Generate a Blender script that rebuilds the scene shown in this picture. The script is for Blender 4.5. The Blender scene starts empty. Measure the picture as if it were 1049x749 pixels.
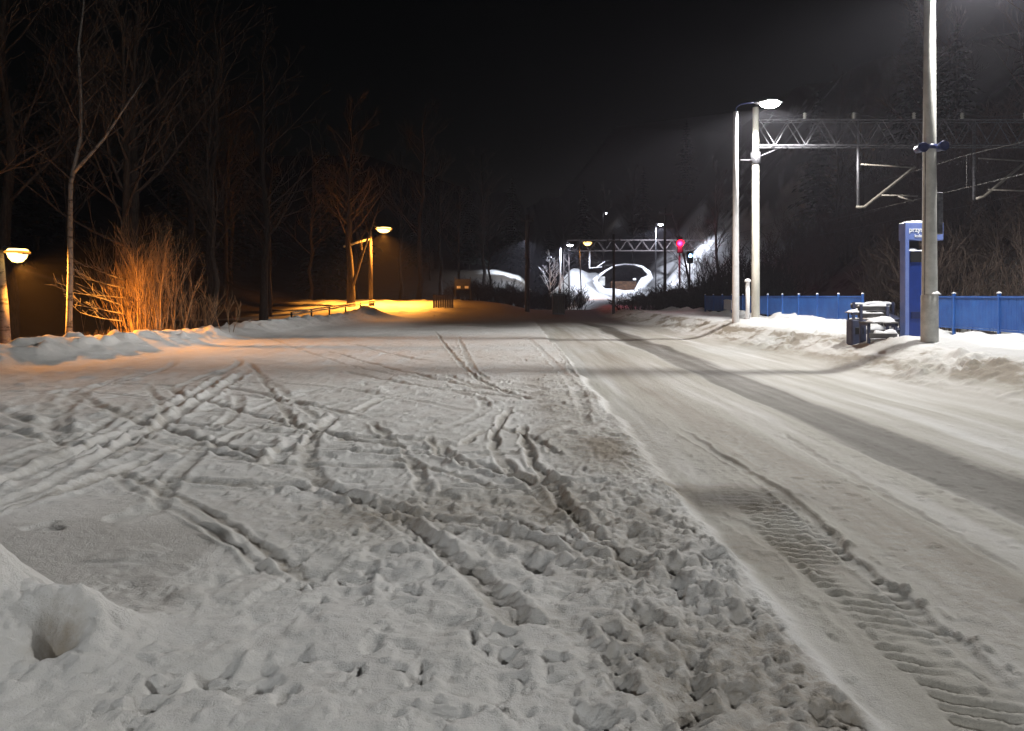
import bpy, math, random
import numpy as np
from mathutils import Vector, Matrix

sc = bpy.context.scene
COL = sc.collection
R = math.radians
F, CX, HY, EYE = 808.0, 524.5, 303.0, 1.6        # measured: focal length, centre, horizon of the photograph


def at(px, py, Y):
    """the point seen at photo pixel (px, py) when it stands Y metres away"""
    return Vector(((px - CX) / F * Y, Y, EYE - (py - HY) * Y / F))


# ------------------------------------------------------------------ properties
def tag(o, label=None, cat=None, group=None, kind=None):
    if label: o['label'] = label
    if cat: o['category'] = cat
    if group: o['group'] = group
    if kind: o['kind'] = kind
    return o


def thing(name, label, cat, loc=(0, 0, 0), rz=0.0, group=None):
    o = bpy.data.objects.new(name, None)
    o.empty_display_size = 0.3
    COL.objects.link(o)
    o.location = loc
    o.rotation_euler = (0, 0, rz)
    return tag(o, label, cat, group)


def copy_tree(o, parent=None):
    c = o.copy()
    COL.objects.link(c)
    c.parent = parent
    for ch in list(o.children):
        copy_tree(ch, c)
    return c


# ------------------------------------------------------------------ mesh builder
class MB:
    def __init__(s):
        s.v, s.f, s.sm = [], [], []

    def add(s, vs, fs, smooth=False):
        n = len(s.v)
        s.v += [tuple(p) for p in vs]
        s.f += [tuple(i + n for i in f) for f in fs]
        s.sm += [smooth] * len(fs)
        return s

    def box(s, c, d, rz=0.0, bev=0.0):
        x, y, z = d[0] / 2, d[1] / 2, d[2] / 2
        b = min(bev, x * .9, y * .9, z * .9)
        ca, sa = math.cos(rz), math.sin(rz)
        if b <= 0:
            P = [(i, j, k) for k in (-z, z) for j in (-y, y) for i in (-x, x)]
            fs = [(0, 2, 3, 1), (4, 5, 7, 6), (0, 1, 5, 4), (2, 6, 7, 3), (0, 4, 6, 2), (1, 3, 7, 5)]
        else:
            P, fs = [], []
            idx = {}
            for sx in (-1, 1):
                for sy in (-1, 1):
                    for sz in (-1, 1):
                        for a in range(3):
                            q = [sx * (x - b), sy * (y - b), sz * (z - b)]
                            q[a] = (sx * x, sy * y, sz * z)[a]
                            idx[(sx, sy, sz, a)] = len(P)
                            P.append(tuple(q))
            for a in range(3):
                o1, o2 = [t for t in range(3) if t != a]
                for sgn in (-1, 1):
                    q = []
                    for (u, w) in ((-1, -1), (1, -1), (1, 1), (-1, 1)):
                        k = [0, 0, 0]; k[a] = sgn; k[o1] = u; k[o2] = w
                        q.append(idx[(k[0], k[1], k[2], a)])
                    fs.append(tuple(q))
            for a in range(3):
                o1, o2 = [t for t in range(3) if t != a]
                for u in (-1, 1):
                    for w in (-1, 1):
                        q = []
                        for sgn, ax in ((-1, o1), (1, o1), (1, o2), (-1, o2)):
                            k = [0, 0, 0]; k[a] = sgn; k[o1] = u; k[o2] = w
                            q.append(idx[(k[0], k[1], k[2], ax)])
                        fs.append(tuple(q))
            for sx in (-1, 1):
                for sy in (-1, 1):
                    for sz in (-1, 1):
                        fs.append(tuple(idx[(sx, sy, sz, a)] for a in range(3)))
        vs = [(c[0] + p[0] * ca - p[1] * sa, c[1] + p[0] * sa + p[1] * ca, c[2] + p[2]) for p in P]
        return s.add(vs, fs)

    def tube(s, pts, rads, n=8, smooth=True, caps=True, wob=None):
        pts = [Vector(p) for p in pts]
        if not hasattr(rads, '__len__'):
            rads = [rads] * len(pts)
        vs, fs = [], []
        up = Vector((0, 0, 1))
        d0 = (pts[1] - pts[0]).normalized()
        u = d0.cross(up)
        if u.length < .05: u = d0.cross(Vector((0, 1, 0)))
        u.normalize()
        for i, p in enumerate(pts):
            d = (pts[min(i + 1, len(pts) - 1)] - pts[max(i - 1, 0)]).normalized()
            u = (u - d * u.dot(d))
            u.normalize()
            w = d.cross(u)
            for k in range(n):
                t = 2 * math.pi * k / n
                r = rads[i] * (1 + (random.uniform(-wob, wob) if wob else 0))
                vs.append(p + (u * math.cos(t) + w * math.sin(t)) * r)
        for i in range(len(pts) - 1):
            for k in range(n):
                a, b = i * n + k, i * n + (k + 1) % n
                fs.append((a, b, b + n, a + n))
        if caps and n > 3:
            fs.append(tuple(range(n - 1, -1, -1)))
            fs.append(tuple((len(pts) - 1) * n + k for k in range(n)))
        return s.add(vs, fs, smooth)

    def lathe(s, prof, c=(0, 0, 0), n=20, axis='z'):
        vs, fs = [], []
        for (r, h) in prof:
            for k in range(n):
                t = 2 * math.pi * k / n
                x, y, z = r * math.cos(t), r * math.sin(t), h
                if axis == 'y': x, y, z = x, h, y
                if axis == 'x': x, y, z = h, x, y
                vs.append((c[0] + x, c[1] + y, c[2] + z))
        for i in range(len(prof) - 1):
            for k in range(n):
                a, b = i * n + k, i * n + (k + 1) % n
                fs.append((a, b, b + n, a + n))
        fs.append(tuple(range(n - 1, -1, -1)))
        fs.append(tuple((len(prof) - 1) * n + k for k in range(n)))
        return s.add(vs, fs, True)

    def snowcap(s, c, d, h, seed=0, n=10, m=4):
        """a soft heap of snow lying on a ledge of size d at c (the middle of its top)"""
        rr = random.Random(seed)
        vs, fs = [], []
        ph = [rr.uniform(0, 6) for _ in range(3)]
        for j in range(m + 1):
            for i in range(n + 1):
                u, v = i / n * 2 - 1, j / m * 2 - 1
                e = max(0.0, (1 - abs(u) ** 6) * (1 - abs(v) ** 4)) ** .5
                z = h * e * (.75 + .3 * math.sin(3.1 * u + ph[0]) + .15 * math.sin(7 * u + ph[1] + 2 * v))
                vs.append((c[0] + u * d[0] / 2, c[1] + v * d[1] / 2 + .02 * math.sin(5 * u + ph[2]) * abs(v), c[2] + z))
        k = len(vs)
        for j in range(m + 1):
            for i in range(n + 1):
                q = vs[j * (n + 1) + i]
                vs.append((q[0], q[1], c[2] - .012))
        for j in range(m):
            for i in range(n):
                a = j * (n + 1) + i
                fs.append((a, a + 1, a + n + 2, a + n + 1))
                fs.append((a + k, a + n + 1 + k, a + n + 2 + k, a + 1 + k))
        for i in range(n):
            fs.append((i, i + k, i + 1 + k, i + 1))
            a = m * (n + 1) + i
            fs.append((a, a + 1, a + 1 + k, a + k))
        for j in range(m):
            a = j * (n + 1)
            fs.append((a, a + n + 1, a + n + 1 + k, a + k))
            a = a + n
            fs.append((a, a + k, a + n + 1 + k, a + n + 1))
        return s.add(vs, fs, True)

    def build(s, name, mat, parent=None, loc=None):
        me = bpy.data.meshes.new(name)
        me.from_pydata(s.v, [], s.f)
        me.polygons.foreach_set('use_smooth', s.sm)
        me.materials.append(mat)
        me.update()
        o = bpy.data.objects.new(name, me)
        COL.objects.link(o)
        if parent: o.parent = parent
        if loc is not None: o.location = loc
        return o


# ------------------------------------------------------------------ materials
def new_mat(name):
    m = bpy.data.materials.new(name)
    m.use_nodes = True
    nt = m.node_tree
    return m, nt, nt.nodes['Principled BSDF']


def mat(name, c1, c2=None, rough=.6, scale=4.0, metal=0.0, bump=0.0, bscale=40.0, stretch=(1, 1, 1), lo=.4, hi=.62):
    m, nt, b = new_mat(name)
    b.inputs['Roughness'].default_value = rough
    b.inputs['Metallic'].default_value = metal
    tc = nt.nodes.new('ShaderNodeTexCoord')
    mp = nt.nodes.new('ShaderNodeMapping')
    mp.inputs['Scale'].default_value = stretch
    nt.links.new(tc.outputs['Object'], mp.inputs['Vector'])
    if c2:
        n = nt.nodes.new('ShaderNodeTexNoise')
        n.inputs['Scale'].default_value = scale
        n.inputs['Detail'].default_value = 6
        n.inputs['Roughness'].default_value = .65
        r = nt.nodes.new('ShaderNodeValToRGB')
        r.color_ramp.elements[0].position = lo
        r.color_ramp.elements[1].position = hi
        r.color_ramp.elements[0].color = (*c1, 1)
        r.color_ramp.elements[1].color = (*c2, 1)
        nt.links.new(mp.outputs[0], n.inputs['Vector'])
        nt.links.new(n.outputs['Fac'], r.inputs[0])
        nt.links.new(r.outputs[0], b.inputs['Base Color'])
    else:
        b.inputs['Base Color'].default_value = (*c1, 1)
    if bump:
        n2 = nt.nodes.new('ShaderNodeTexNoise')
        n2.inputs['Scale'].default_value = bscale
        n2.inputs['Detail'].default_value = 4
        bp = nt.nodes.new('ShaderNodeBump')
        bp.inputs['Strength'].default_value = bump
        bp.inputs['Distance'].default_value = .02
        nt.links.new(mp.outputs[0], n2.inputs['Vector'])
        nt.links.new(n2.outputs['Fac'], bp.inputs['Height'])
        nt.links.new(bp.outputs[0], b.inputs['Normal'])
    return m


def glow_mat(name, c, s):
    m, nt, b = new_mat(name)
    b.inputs['Base Color'].default_value = (*c, 1)
    b.inputs['Emission Color'].default_value = (*c, 1)
    b.inputs['Emission Strength'].default_value = s
    return m


def snow_ground_mat():
    m, nt, b = new_mat('trodden_snow')
    N, L = nt.nodes, nt.links
    b.inputs['Roughness'].default_value = .75
    b.inputs['Specular IOR Level'].default_value = .25
    tc = N.new('ShaderNodeTexCoord')

    def attr(n):
        a = N.new('ShaderNodeAttribute'); a.attribute_name = n
        return a.outputs['Fac']

    def noise(scale, detail=5, rough=.6):
        n = N.new('ShaderNodeTexNoise')
        n.inputs['Scale'].default_value = scale
        n.inputs['Detail'].default_value = detail
        n.inputs['Roughness'].default_value = rough
        L.new(tc.outputs['Object'], n.inputs['Vector'])
        return n.outputs['Fac']

    def math_(op, a, c, clamp=False):
        n = N.new('ShaderNodeMath'); n.operation = op; n.use_clamp = clamp
        for i, q in enumerate((a, c)):
            if isinstance(q, (int, float)): n.inputs[i].default_value = q
            else: L.new(q, n.inputs[i])
        return n.outputs[0]

    def mix(fac, c1, c2):
        n = N.new('ShaderNodeMix'); n.data_type = 'RGBA'
        L.new(fac, n.inputs['Factor'])
        for k, q in (('A', c1), ('B', c2)):
            s_ = [i for i in n.inputs if i.name == k and i.type == 'RGBA'][0]
            if isinstance(q, tuple): s_.default_value = (*q, 1)
            else: L.new(q, s_)
        return [o for o in n.outputs if o.type == 'RGBA'][0]

    def sharpen(a, n, w):
        # break up a smooth mask with noise so that its rim is ragged
        k = math_('MULTIPLY', a, math_('SUBTRACT', 1.0, a))
        s1 = math_('ADD', a, math_('MULTIPLY', math_('MULTIPLY', math_('SUBTRACT', n, .5), w * 5), k))
        return math_('MULTIPLY', s1, 1.0, True)

    n1, n2, n3 = noise(2.2), noise(14, 6, .7), noise(95, 4, .75)
    clean = mix(n1, (.57, .57, .565), (.70, .70, .695))
    packed = mix(n2, (.30, .285, .25), (.48, .465, .42))
    sand_shade = mix(n2, (.10, .082, .06), (.34, .295, .23))
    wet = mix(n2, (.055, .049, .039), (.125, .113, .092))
    litter = mix(n2, (.012, .009, .006), (.05, .037, .024))  # leaf litter tone, also laid over slopes to keep them unlit
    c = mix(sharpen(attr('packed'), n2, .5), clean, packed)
    c = mix(sharpen(attr('sand_shade'), n2, 1.1), c, sand_shade)
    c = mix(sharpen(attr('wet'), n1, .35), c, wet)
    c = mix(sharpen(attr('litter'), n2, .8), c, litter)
    L.new(c, b.inputs['Base Color'])
    h = math_('ADD', math_('MULTIPLY', n2, .6), math_('MULTIPLY', n3, .4))
    bp = N.new('ShaderNodeBump')
    bp.inputs['Strength'].default_value = .7
    bp.inputs['Distance'].default_value = .035
    L.new(h, bp.inputs['Height'])
    L.new(bp.outputs[0], b.inputs['Normal'])
    return m


M = dict(
    ground=snow_ground_mat(),
    snow=mat('fresh_snow', (.74, .75, .77), (.8, .8, .8), .7, 3, bump=.3, bscale=14),
    farsnow=mat('hillside_snow', (.55, .57, .62), (.74, .75, .78), .8, .6),
    concrete=mat('weathered_concrete', (.40, .40, .37), (.52, .52, .49), .8, 3, bump=.25, bscale=30),
    concrete2=mat('spun_concrete', (.44, .43, .37), (.56, .54, .47), .8, 2.5, bump=.2, bscale=30, stretch=(1, 1, .4)),
    sleeve=mat('grey_pole_sleeve', (.34, .34, .32), (.46, .46, .43), .7, 5),
    paintpole=mat('pale_painted_pole', (.55, .55, .55), (.66, .66, .66), .5, 3),
    galv=mat('galvanised_steel', (.06, .06, .068), (.13, .13, .14), .55, 9, .4),
    rust=mat('rusty_lattice_steel', (.05, .04, .038), (.10, .085, .08), .7, 6, .1),
    darksteel=mat('dark_steel', (.02, .02, .022), (.04, .04, .042), .6, 8),
    housing=mat('lamp_housing', (.10, .10, .11), (.15, .15, .16), .5, 8, .3),
    blue=mat('deep_blue_paint', (.005, .026, .17), (.008, .034, .21), .45, 3),
    palblue=mat('pale_blue_paint', (.12, .18, .45), (.16, .22, .49), .45, 3),
    fenceblue=mat('blue_fence_paint', (.013, .075, .30), (.022, .11, .38), .5, 1.5),
    navy=mat('navy_plastic', (.008, .015, .07), (.012, .02, .09), .4, 6),
    bench=mat('dark_weathered_planks', (.07, .067, .068), (.13, .125, .125), .75, 5, stretch=(.4, 3, 3)),
    white=mat('white_lettering', (.75, .78, .85)),
    black=mat('black_plastic', (.008, .008, .009), None, .5),
    bark=mat('grey_brown_bark', (.024, .018, .014), (.06, .045, .034), .9, 6, bump=.4, bscale=20, stretch=(3, 3, .6)),
    twig=mat('brown_twigs', (.045, .03, .022), (.085, .06, .045), .9, 5),
    osier=mat('tan_shrub_bark', (.15, .092, .045), (.30, .20, .105), .8, 4),
    birch=mat('birch_bark', (.025, .022, .02), (.19, .175, .16), .8, 2.2, stretch=(1.2, 1.2, 3.5), lo=.36, hi=.48),
    darkbush=mat('dark_brush', (.010, .008, .006), (.028, .021, .016), .9, 5),
    fir=mat('dark_fir_needles', (.008, .013, .008), (.022, .032, .02), .9, 5),
    hay=mat('dead_grass', (.16, .095, .045), (.28, .18, .09), .9, 6),
    timber=mat('dark_timber', (.02, .015, .012), (.05, .038, .03), .85, 4, stretch=(4, 4, .6)),
    cable=mat('black_cable', (.03, .03, .032), None, .5),
    tan=mat('tan_bracket_tube', (.14, .125, .105), (.22, .20, .17), .6, 6),
    binpaint=mat('grey_blue_bin_paint', (.035, .045, .095), (.06, .07, .125), .6, 5),
    wire=mat('contact_wire', (.06, .056, .05), None, .6),
    portal=mat('brown_earth_wall', (.05, .024, .012), (.13, .065, .03), .9, 2, stretch=(1, 1, 2.5)),
    dark=mat('unlit_stone', (.012, .012, .014), (.03, .03, .032), .9, 3),
    brownwood=mat('brown_shed_wood', (.05, .028, .018), (.10, .06, .04), .85, 5, stretch=(4, 4, .5)),
    lensw=glow_mat('white_lamp_lens', (1.0, .99, .95), 110),
    lensfar=glow_mat('cool_white_lamp_lens', (.86, .90, 1.0), 60),
    lenso=glow_mat('amber_lamp_lens', (1.0, .66, .20), 5),
    halo=glow_mat('amber_halo_ring', (1.0, .40, .04), 1.0),
    red=glow_mat('red_signal_lens', (1.0, .008, .03), 4),
    bluelens=glow_mat('blue_signal_lens', (.25, .55, 1.0), 12),
)

# ------------------------------------------------------------------ noise
def _hash(ix, iy, seed):
    h = ix.astype(np.int32).view(np.uint32) * np.uint32(374761393)
    h += iy.astype(np.int32).view(np.uint32) * np.uint32(668265263)
    h += np.uint32((seed * 1274126177) & 0xffffffff)
    h ^= h >> np.uint32(13)
    h *= np.uint32(1274126177)
    h ^= h >> np.uint32(16)
    return (h & np.uint32(0xffffff)) * (1.0 / 0xffffff)


def vnoise(x, y, seed=0):
    ix, iy = np.floor(x), np.floor(y)
    fx, fy = x - ix, y - iy
    ux, uy = fx * fx * fx * (fx * (fx * 6 - 15) + 10), fy * fy * fy * (fy * (fy * 6 - 15) + 10)
    a, b = _hash(ix, iy, seed), _hash(ix + 1, iy, seed)
    c, d = _hash(ix, iy + 1, seed), _hash(ix + 1, iy + 1, seed)
    return (a + (b - a) * ux + (c - a) * uy + (a - b - c + d) * ux * uy) * 2 - 1


def fbm(x, y, seed=0, oct=4, gain=.5):
    s, a, t = 0, 1, 0
    for k in range(oct):
        c_, s_ = math.cos(.6 * k), math.sin(.6 * k)
        s = s + a * vnoise((x * c_ - y * s_) * 2 ** k + 17 * k, (x * s_ + y * c_) * 2 ** k - 9 * k, seed + k)
        t += a
        a *= gain
    return s / t


def clods(x, y, size, seed, dens=.5, holes=.0):
    """scattered lumps (and pits) up to 1 high and about `size` wide"""
    X, Y = x / size, y / size
    # warp a little so that lumps are not round
    X = X + .35 * vnoise(X * 2.1, Y * 2.1, seed + 91)
    Y = Y + .35 * vnoise(X * 2.3, Y * 2.3, seed + 92)
    ix, iy = np.floor(X), np.floor(Y)
    out = np.zeros_like(X)
    for dx in (-1, 0, 1):
        for dy in (-1, 0, 1):
            cx, cy = ix + dx, iy + dy
            jx, jy = _hash(cx, cy, seed), _hash(cx, cy, seed + 1)
            p, r = _hash(cx, cy, seed + 2), .25 + .45 * _hash(cx, cy, seed + 3)
            d = np.sqrt((X - cx - jx) ** 2 + (Y - cy - jy) ** 2) / r
            bump = np.clip(1 - d * d, 0, 1) ** .7
            bump = bump * (.4 + .6 * _hash(cx, cy, seed + 4))
            out = np.where(p < dens, np.maximum(out, bump), out)
            if holes:
                out = np.where((p > 1 - holes) & (bump > 0), np.minimum(out, -bump), out)
    return out


def on(mask, fn):
    """fn(indices) where the mask is above nothing, times the mask; 0 elsewhere"""
    out = np.zeros_like(mask)
    i = np.nonzero(np.abs(mask) > 1e-3)[0]
    if len(i): out[i] = mask[i] * fn(i)
    return out


def sstep(a, b, x):
    t = np.clip((x - a) / (b - a), 0, 1)
    return t * t * (3 - 2 * t)


def spline(pts, n=8):
    pts = [np.array(p, float) for p in pts]
    if len(pts) == 2:
        return np.array([pts[0] + (pts[1] - pts[0]) * t for t in np.linspace(0, 1, n + 1)])
    q = [2 * pts[0] - pts[1]] + pts + [2 * pts[-1] - pts[-2]]
    out = []
    for i in range(1, len(q) - 2):
        for t in np.linspace(0, 1, n, endpoint=False):
            a, b, c, d = q[i - 1], q[i], q[i + 1], q[i + 2]
            out.append(.5 * (2 * b + (c - a) * t + (2 * a - 5 * b + 4 * c - d) * t ** 2 + (3 * b - a - 3 * c + d) * t ** 3))
    out.append(pts[-1])
    return np.array(out)


def G(px, py):
    """where a mark on the level ground stands, from its place in the photograph"""
    Y = EYE * F / (py - HY)
    return ((px - CX) / F * Y, Y)


# ------------------------------------------------------------------ terrain base (also used to stand things on)
BANK = spline([(-14.2, 12.5), (-12.6, 17.5), (-11.3, 22), (-10.9, 28), (-10.9, 36), (-10.6, 44), (-10.0, 52)], 5)


def dist_poly(x, y, P):
    best = np.full(x.shape, 1e9)
    tb = np.zeros(x.shape)
    n = len(P) - 1
    for i in range(n):
        ax, ay = P[i]
        bx, by = P[i + 1]
        dx, dy = bx - ax, by - ay
        l2 = dx * dx + dy * dy + 1e-12
        t = np.clip(((x - ax) * dx + (y - ay) * dy) / l2, 0, 1)
        d = (x - ax - t * dx) ** 2 + (y - ay - t * dy) ** 2
        w = d < best
        best = np.where(w, d, best)
        tb = np.where(w, (i + t) / n, tb)
    return np.sqrt(best), tb


def plat_edge(y):
    return 8.1 + .0 * y


def road_x(y):
    """how far the road has bent to the left at distance y"""
    return -np.clip(y - 40, 0, 60) ** 2 * .006


def base(x, y):
    x = np.asarray(x, float); y = np.asarray(y, float)
    h = np.zeros(np.broadcast(x, y).shape)
    # platform on the right
    pz = .55 + .6 * sstep(50, 100, y)
    h = h + pz * sstep(6.5, 8.9, x)
    # drop to the tracks and the hillside beyond them
    h = h - .9 * sstep(12.6, 13.6, x) * sstep(95, 70, y)
    hr = np.clip(x - 22 + 2.2 * sstep(85, 98, y), 0, 200)
    h = h + np.minimum(hr * (.78 + .5 * sstep(85, 98, y)), 26 + hr * .12) * sstep(-5, 25, y + 20)
    # left: a shallow dip behind the bank, then the wooded hill
    l = np.clip(-x - 12.2, 0, 300)
    h = h - .35 * sstep(0, 3, l) * sstep(52, 44, y)
    h = h + .33 * np.clip(-x - 24 + .1 * np.clip(y - 30, 0, 100), 0, 45)
    # side road climbing away on the left
    lf = sstep(2.5, -3.5, x)
    h = h + lf * 1.15 * sstep(50, 72, y)
    # far valley end
    h = h + 5.0 * sstep(95, 135, y) * sstep(5.5, 1, x) + np.clip(y - 150, 0, 200) * .22
    h = h + 4.4 * np.exp(-(((x - 9.0) / 3.6) ** 2 + ((y - 114) / 5.0) ** 2))
    # slope behind the round opening
    h = h + 3.0 * sstep(112, 118, y) * sstep(9, 13, x)
    # the dark rise where the road goes out of sight
    h = h + .42 * np.exp(-((y - 66) / 6.0) ** 2) * sstep(-3.5, 0, x) * sstep(9.5, 7, x)
    return h


def hz(x, y):
    return float(base(np.array([x]), np.array([y]))[0])


# ------------------------------------------------------------------ the ground as one height field, cut along its kerb lines
def axis_points(lo, hi, mid0, mid1, d0, rate):
    out = list(np.arange(mid0, mid1, d0))
    p = out[-1]
    while p < hi:
        p += d0 + rate * (p - mid1)
        out.append(p)
    p, left = mid0, []
    while p > lo:
        p -= d0 + rate * (mid0 - p)
        left.append(p)
    return np.array(left[::-1] + out)


def build_ground():
    xs = axis_points(-150, 150, -2.2, 3.0, .0135, .0072)
    ys = np.concatenate([np.arange(-26, 2.2, .3), axis_points(2.5, 320, 2.5, 4.2, .0125, .0062)])
    X, Y = np.meshgrid(xs, ys)
    x, y = X.ravel(), Y.ravel()
    H = base(x, y)
    zero = np.zeros_like(x)
    packed, sand_shade, wet, litter = zero.copy(), zero.copy(), zero.copy(), zero.copy()
    near = sstep(75, 45, y)

    # --- zones
    edge = 1.38 + .05 * vnoise(y * .9, y * 0, 5) + .03 * vnoise(y * 4, y * 0, 6)
    lot = sstep(edge + .05, edge - .1, x)
    road = sstep(edge - .05, edge + .1, x) * sstep(8.4, 7.6, x + .25 * vnoise(y * .8, y * 0, 8))
    plat = sstep(8.3, 8.9, x + .2 * vnoise(y * 1.1, y * 0, 9) + .12 * vnoise(y * 4.1, x * 4, 9))

    # broad undulation
    H += .035 * fbm(x * .35, y * .35, 11, 3) * near
    # --- parking snow: trampled
    smooth_patch = np.exp(-(((x + 2.75 + .2 * (y - 5.2)) / 1.35) ** 4 + ((y - 5.3) / .95) ** 4))
    hpatch2 = np.exp(-(((x + 1.5) / 1.0) ** 4 + ((y - 3.9) / .4) ** 4)) * .5
    rough = lot * (1 - .96 * np.clip(smooth_patch + hpatch2, 0, 1)) * sstep(60, 30, y) * sstep(-13, -10, x)
    zone = .6 + .4 * sstep(-.15, .3, fbm(x * .6, y * .6, 21, 2))
    H += on(rough, lambda i: .028 * fbm(x[i] * 2.0, y[i] * 2.0, 22, 4, .6))
    H += on(rough * zone, lambda i: .032 * clods(x[i], y[i], .32, 30, .24, .28))
    H += on(rough * zone * sstep(22, 12, y), lambda i: .026 * clods(x[i], y[i], .15, 40, .26, .28))
    nearf = sstep(9, 5, y)
    H += on(rough * zone * nearf, lambda i: .028 * clods(x[i], y[i], .075, 50, .25, .30))
    H += on(rough * nearf, lambda i: .010 * fbm(x[i] * 11, y[i] * 11, 55, 3, .6))
    # a few stray clods on the smooth snow
    H += on(lot * smooth_patch * nearf, lambda i: .035 * clods(x[i], y[i], .30, 57, .07, .10) + .003 * fbm(x[i] * 9, y[i] * 9, 58, 3))
    H -= on(rough * sstep(6.2, 4.6, y) * sstep(-2.4, -1.7, x), lambda i: .045 * clods(x[i], y[i] * .8, .15, 63, .30) * (.4 + .6 * sstep(-.2, .2, fbm(x[i] * 1.1, y[i] * 1.1, 64, 2))))
    # footprints in the near lot
    H -= on(rough * sstep(6.5, 4.2, y) * sstep(-1.9, -1.2, x), lambda i: .065 * clods(x[i], y[i] * .75, .30, 60, .42))
    # --- crusty lumps along the road's left edge
    churn = sstep(.10, .62, x + .10 * vnoise(y * 1.2, x * 2, 70)) * sstep(edge + .02, edge - .12, x) * sstep(24, 10, y)
    H += on(churn, lambda i: .035 * fbm(x[i] * 1.4, y[i] * 1.4, 71, 2) + .035 + .016 * fbm(x[i] * 9, y[i] * 9, 73, 3, .6))
    H += on(churn * sstep(11, 6, y), lambda i: .020 * clods(x[i], y[i], .085, 72, .45, .40) + .014 * clods(x[i], y[i], .048, 76, .5, .4))
    sand_shade = np.maximum(sand_shade, on(churn, lambda i: .36 + .45 * fbm(x[i] * 1.3, y[i] * .9, 77, 3)))
    # brown stained spots
    for (px, py, rx, ry, s) in ((615, 460, .55, 1.5, .85), (585, 520, .7, .8, .65), (650, 530, .5, .6, .5), (640, 440, .5, 1.6, .45), (430, 525, 1.0, .6, .55), (480, 515, .5, .5, .6), (640, 575, .35, .5, .6), (745, 505, .48, .42, 1.5), (705, 500, .3, .4, 1.1), (560, 560, .6, .35, .35)):
        gx, gy = G(px, py)
        w = np.exp(-((x - gx) / rx) ** 2 - ((y - gy) / ry) ** 2)
        sand_shade = np.maximum(sand_shade, s * w * (1 + .4 * vnoise(x * 3, y * 1.2, 79)))
    # --- road: packed, streaked along its length, a little lower than the lot
    rx_ = x - road_x(y)
    H -= .05 * road * sstep(70, 40, y)
    streak = fbm(rx_ * 2.2, y * .13, 81, 4)
    streak2 = fbm(rx_ * 7, y * .35, 86, 3)
    H += road * (.012 * streak + .006 * streak2 + .010 * fbm(x * 1.5, y * .8, 83, 3))
    H += on(road * sstep(14, 7, y), lambda i: .016 * clods(x[i], y[i], .11, 84, .10, .08) + .004 * fbm(x[i] * 14, y[i] * 8, 85, 3))
    packed = np.maximum(packed, road * (.76 + .75 * streak + .35 * streak2))
    packed = np.maximum(packed, lot * .22 * (1 + fbm(x * .8, y * .8, 88, 3)) * near)
    # the bare dark wheel track
    c0 = 4.02 + .018 * np.clip(y, 0, 40) + .10 * vnoise(y * .22, y * 0, 89)
    wtrack = sstep(.62, .30, np.abs(rx_ - c0) + .20 * streak2 + .16 * streak)
    wet = np.maximum(wet, road * wtrack * (.88 + .25 * streak))
    H -= .012 * wtrack * road
    c1 = 2.55 + .09 * vnoise(y * .2, y * 0, 87)
    w2 = sstep(.55, .1, np.abs(rx_ - c1) + .25 * streak2) * (.34 + .4 * streak)
    sand_shade = np.maximum(sand_shade, road * w2)
    gx, gy = G(745, 505)
    wet = np.maximum(wet, road * 1.0 * np.exp(-((x - gx) / .55) ** 2 - ((y - gy) / .38) ** 2))
    # greyish cross patch of the near road
    gx, gy = G(800, 560)
    sand_shade = np.maximum(sand_shade, road * .55 * np.exp(-((x - gx) / .55) ** 2 - ((y - gy) / .5) ** 2))
    # the road turns dark brown where it goes out of sight
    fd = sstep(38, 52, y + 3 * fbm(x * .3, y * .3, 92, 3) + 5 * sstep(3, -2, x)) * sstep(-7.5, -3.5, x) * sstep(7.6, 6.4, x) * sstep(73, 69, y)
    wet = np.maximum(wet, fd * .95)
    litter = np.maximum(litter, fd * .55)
    # --- right edge: ploughed lumps, then clean snow
    pl = (.35 + .65 * sstep(-.2, .25, fbm(x * .5, y * .35, 109, 3))) * sstep(6.9, 7.5, x) * sstep(9.0, 8.5, x) * near
    H += on(pl, lambda i: .09 * clods(x[i], y[i], .32, 101, .4, .3) + .08 * clods(x[i], y[i], .16, 105, .5, .3) + .045 * fbm(x[i] * 1.6, y[i] * 1.2, 106, 3))
    sand_shade = np.maximum(sand_shade, on(sstep(6.9, 7.7, x + .3 * vnoise(y * .7, x, 108)) * sstep(8.9, 8.3, x + .3 * vnoise(y * 1.7, x * 2, 110)) * near, lambda i: np.clip(.05 + 3.2 * fbm(x[i] * 2.2, y[i] * .9, 107, 5, .65), 0, .95)))
    packed = np.maximum(packed, sstep(6.5, 7.2, x) * near * .45 * sstep(8.9, 8.3, x))
    H += on(plat * near, lambda i: .05 * fbm(x[i] * .9, y[i] * .9, 111, 3))
    heap = sstep(10.3, 11.3, x) * sstep(12.6, 12.1, x) * near
    H += on(heap, lambda i: .10 * sstep(15, 28, y[i]) - .05 + (.14 + .2 * sstep(15, 28, y[i])) * np.clip(clods(x[i], y[i], 1.4, 113, .75), 0, 1) ** 1.5 + .10 * fbm(x[i] * 1.4, y[i] * 1.4, 114, 4))
    # drift lying against the bench and the near pole
    for (bx, by, br, bh) in ((9.55, 17.4, .7, .14), (8.7, 17.6, .5, .12), (8.3, 30.5, 1.0, .16), (9.9, 32, .8, .2)):
        H += bh * np.exp(-((x - bx) / br) ** 2 - ((y - by) / br) ** 2)
    # --- left bank of ploughed snow
    d, t = dist_poly(x, y, BANK)
    hb = .42 + .10 * fbm(x * .5, y * .5, 121, 2)
    bank = np.exp(-(d / .95) ** 2)
    H += hb * bank + on(bank, lambda i: .20 * clods(x[i], y[i], .7, 122, .5) + .10 * clods(x[i], y[i], .33, 126, .5) + .05 * fbm(x[i] * 3, y[i] * 3, 128, 3))
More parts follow.
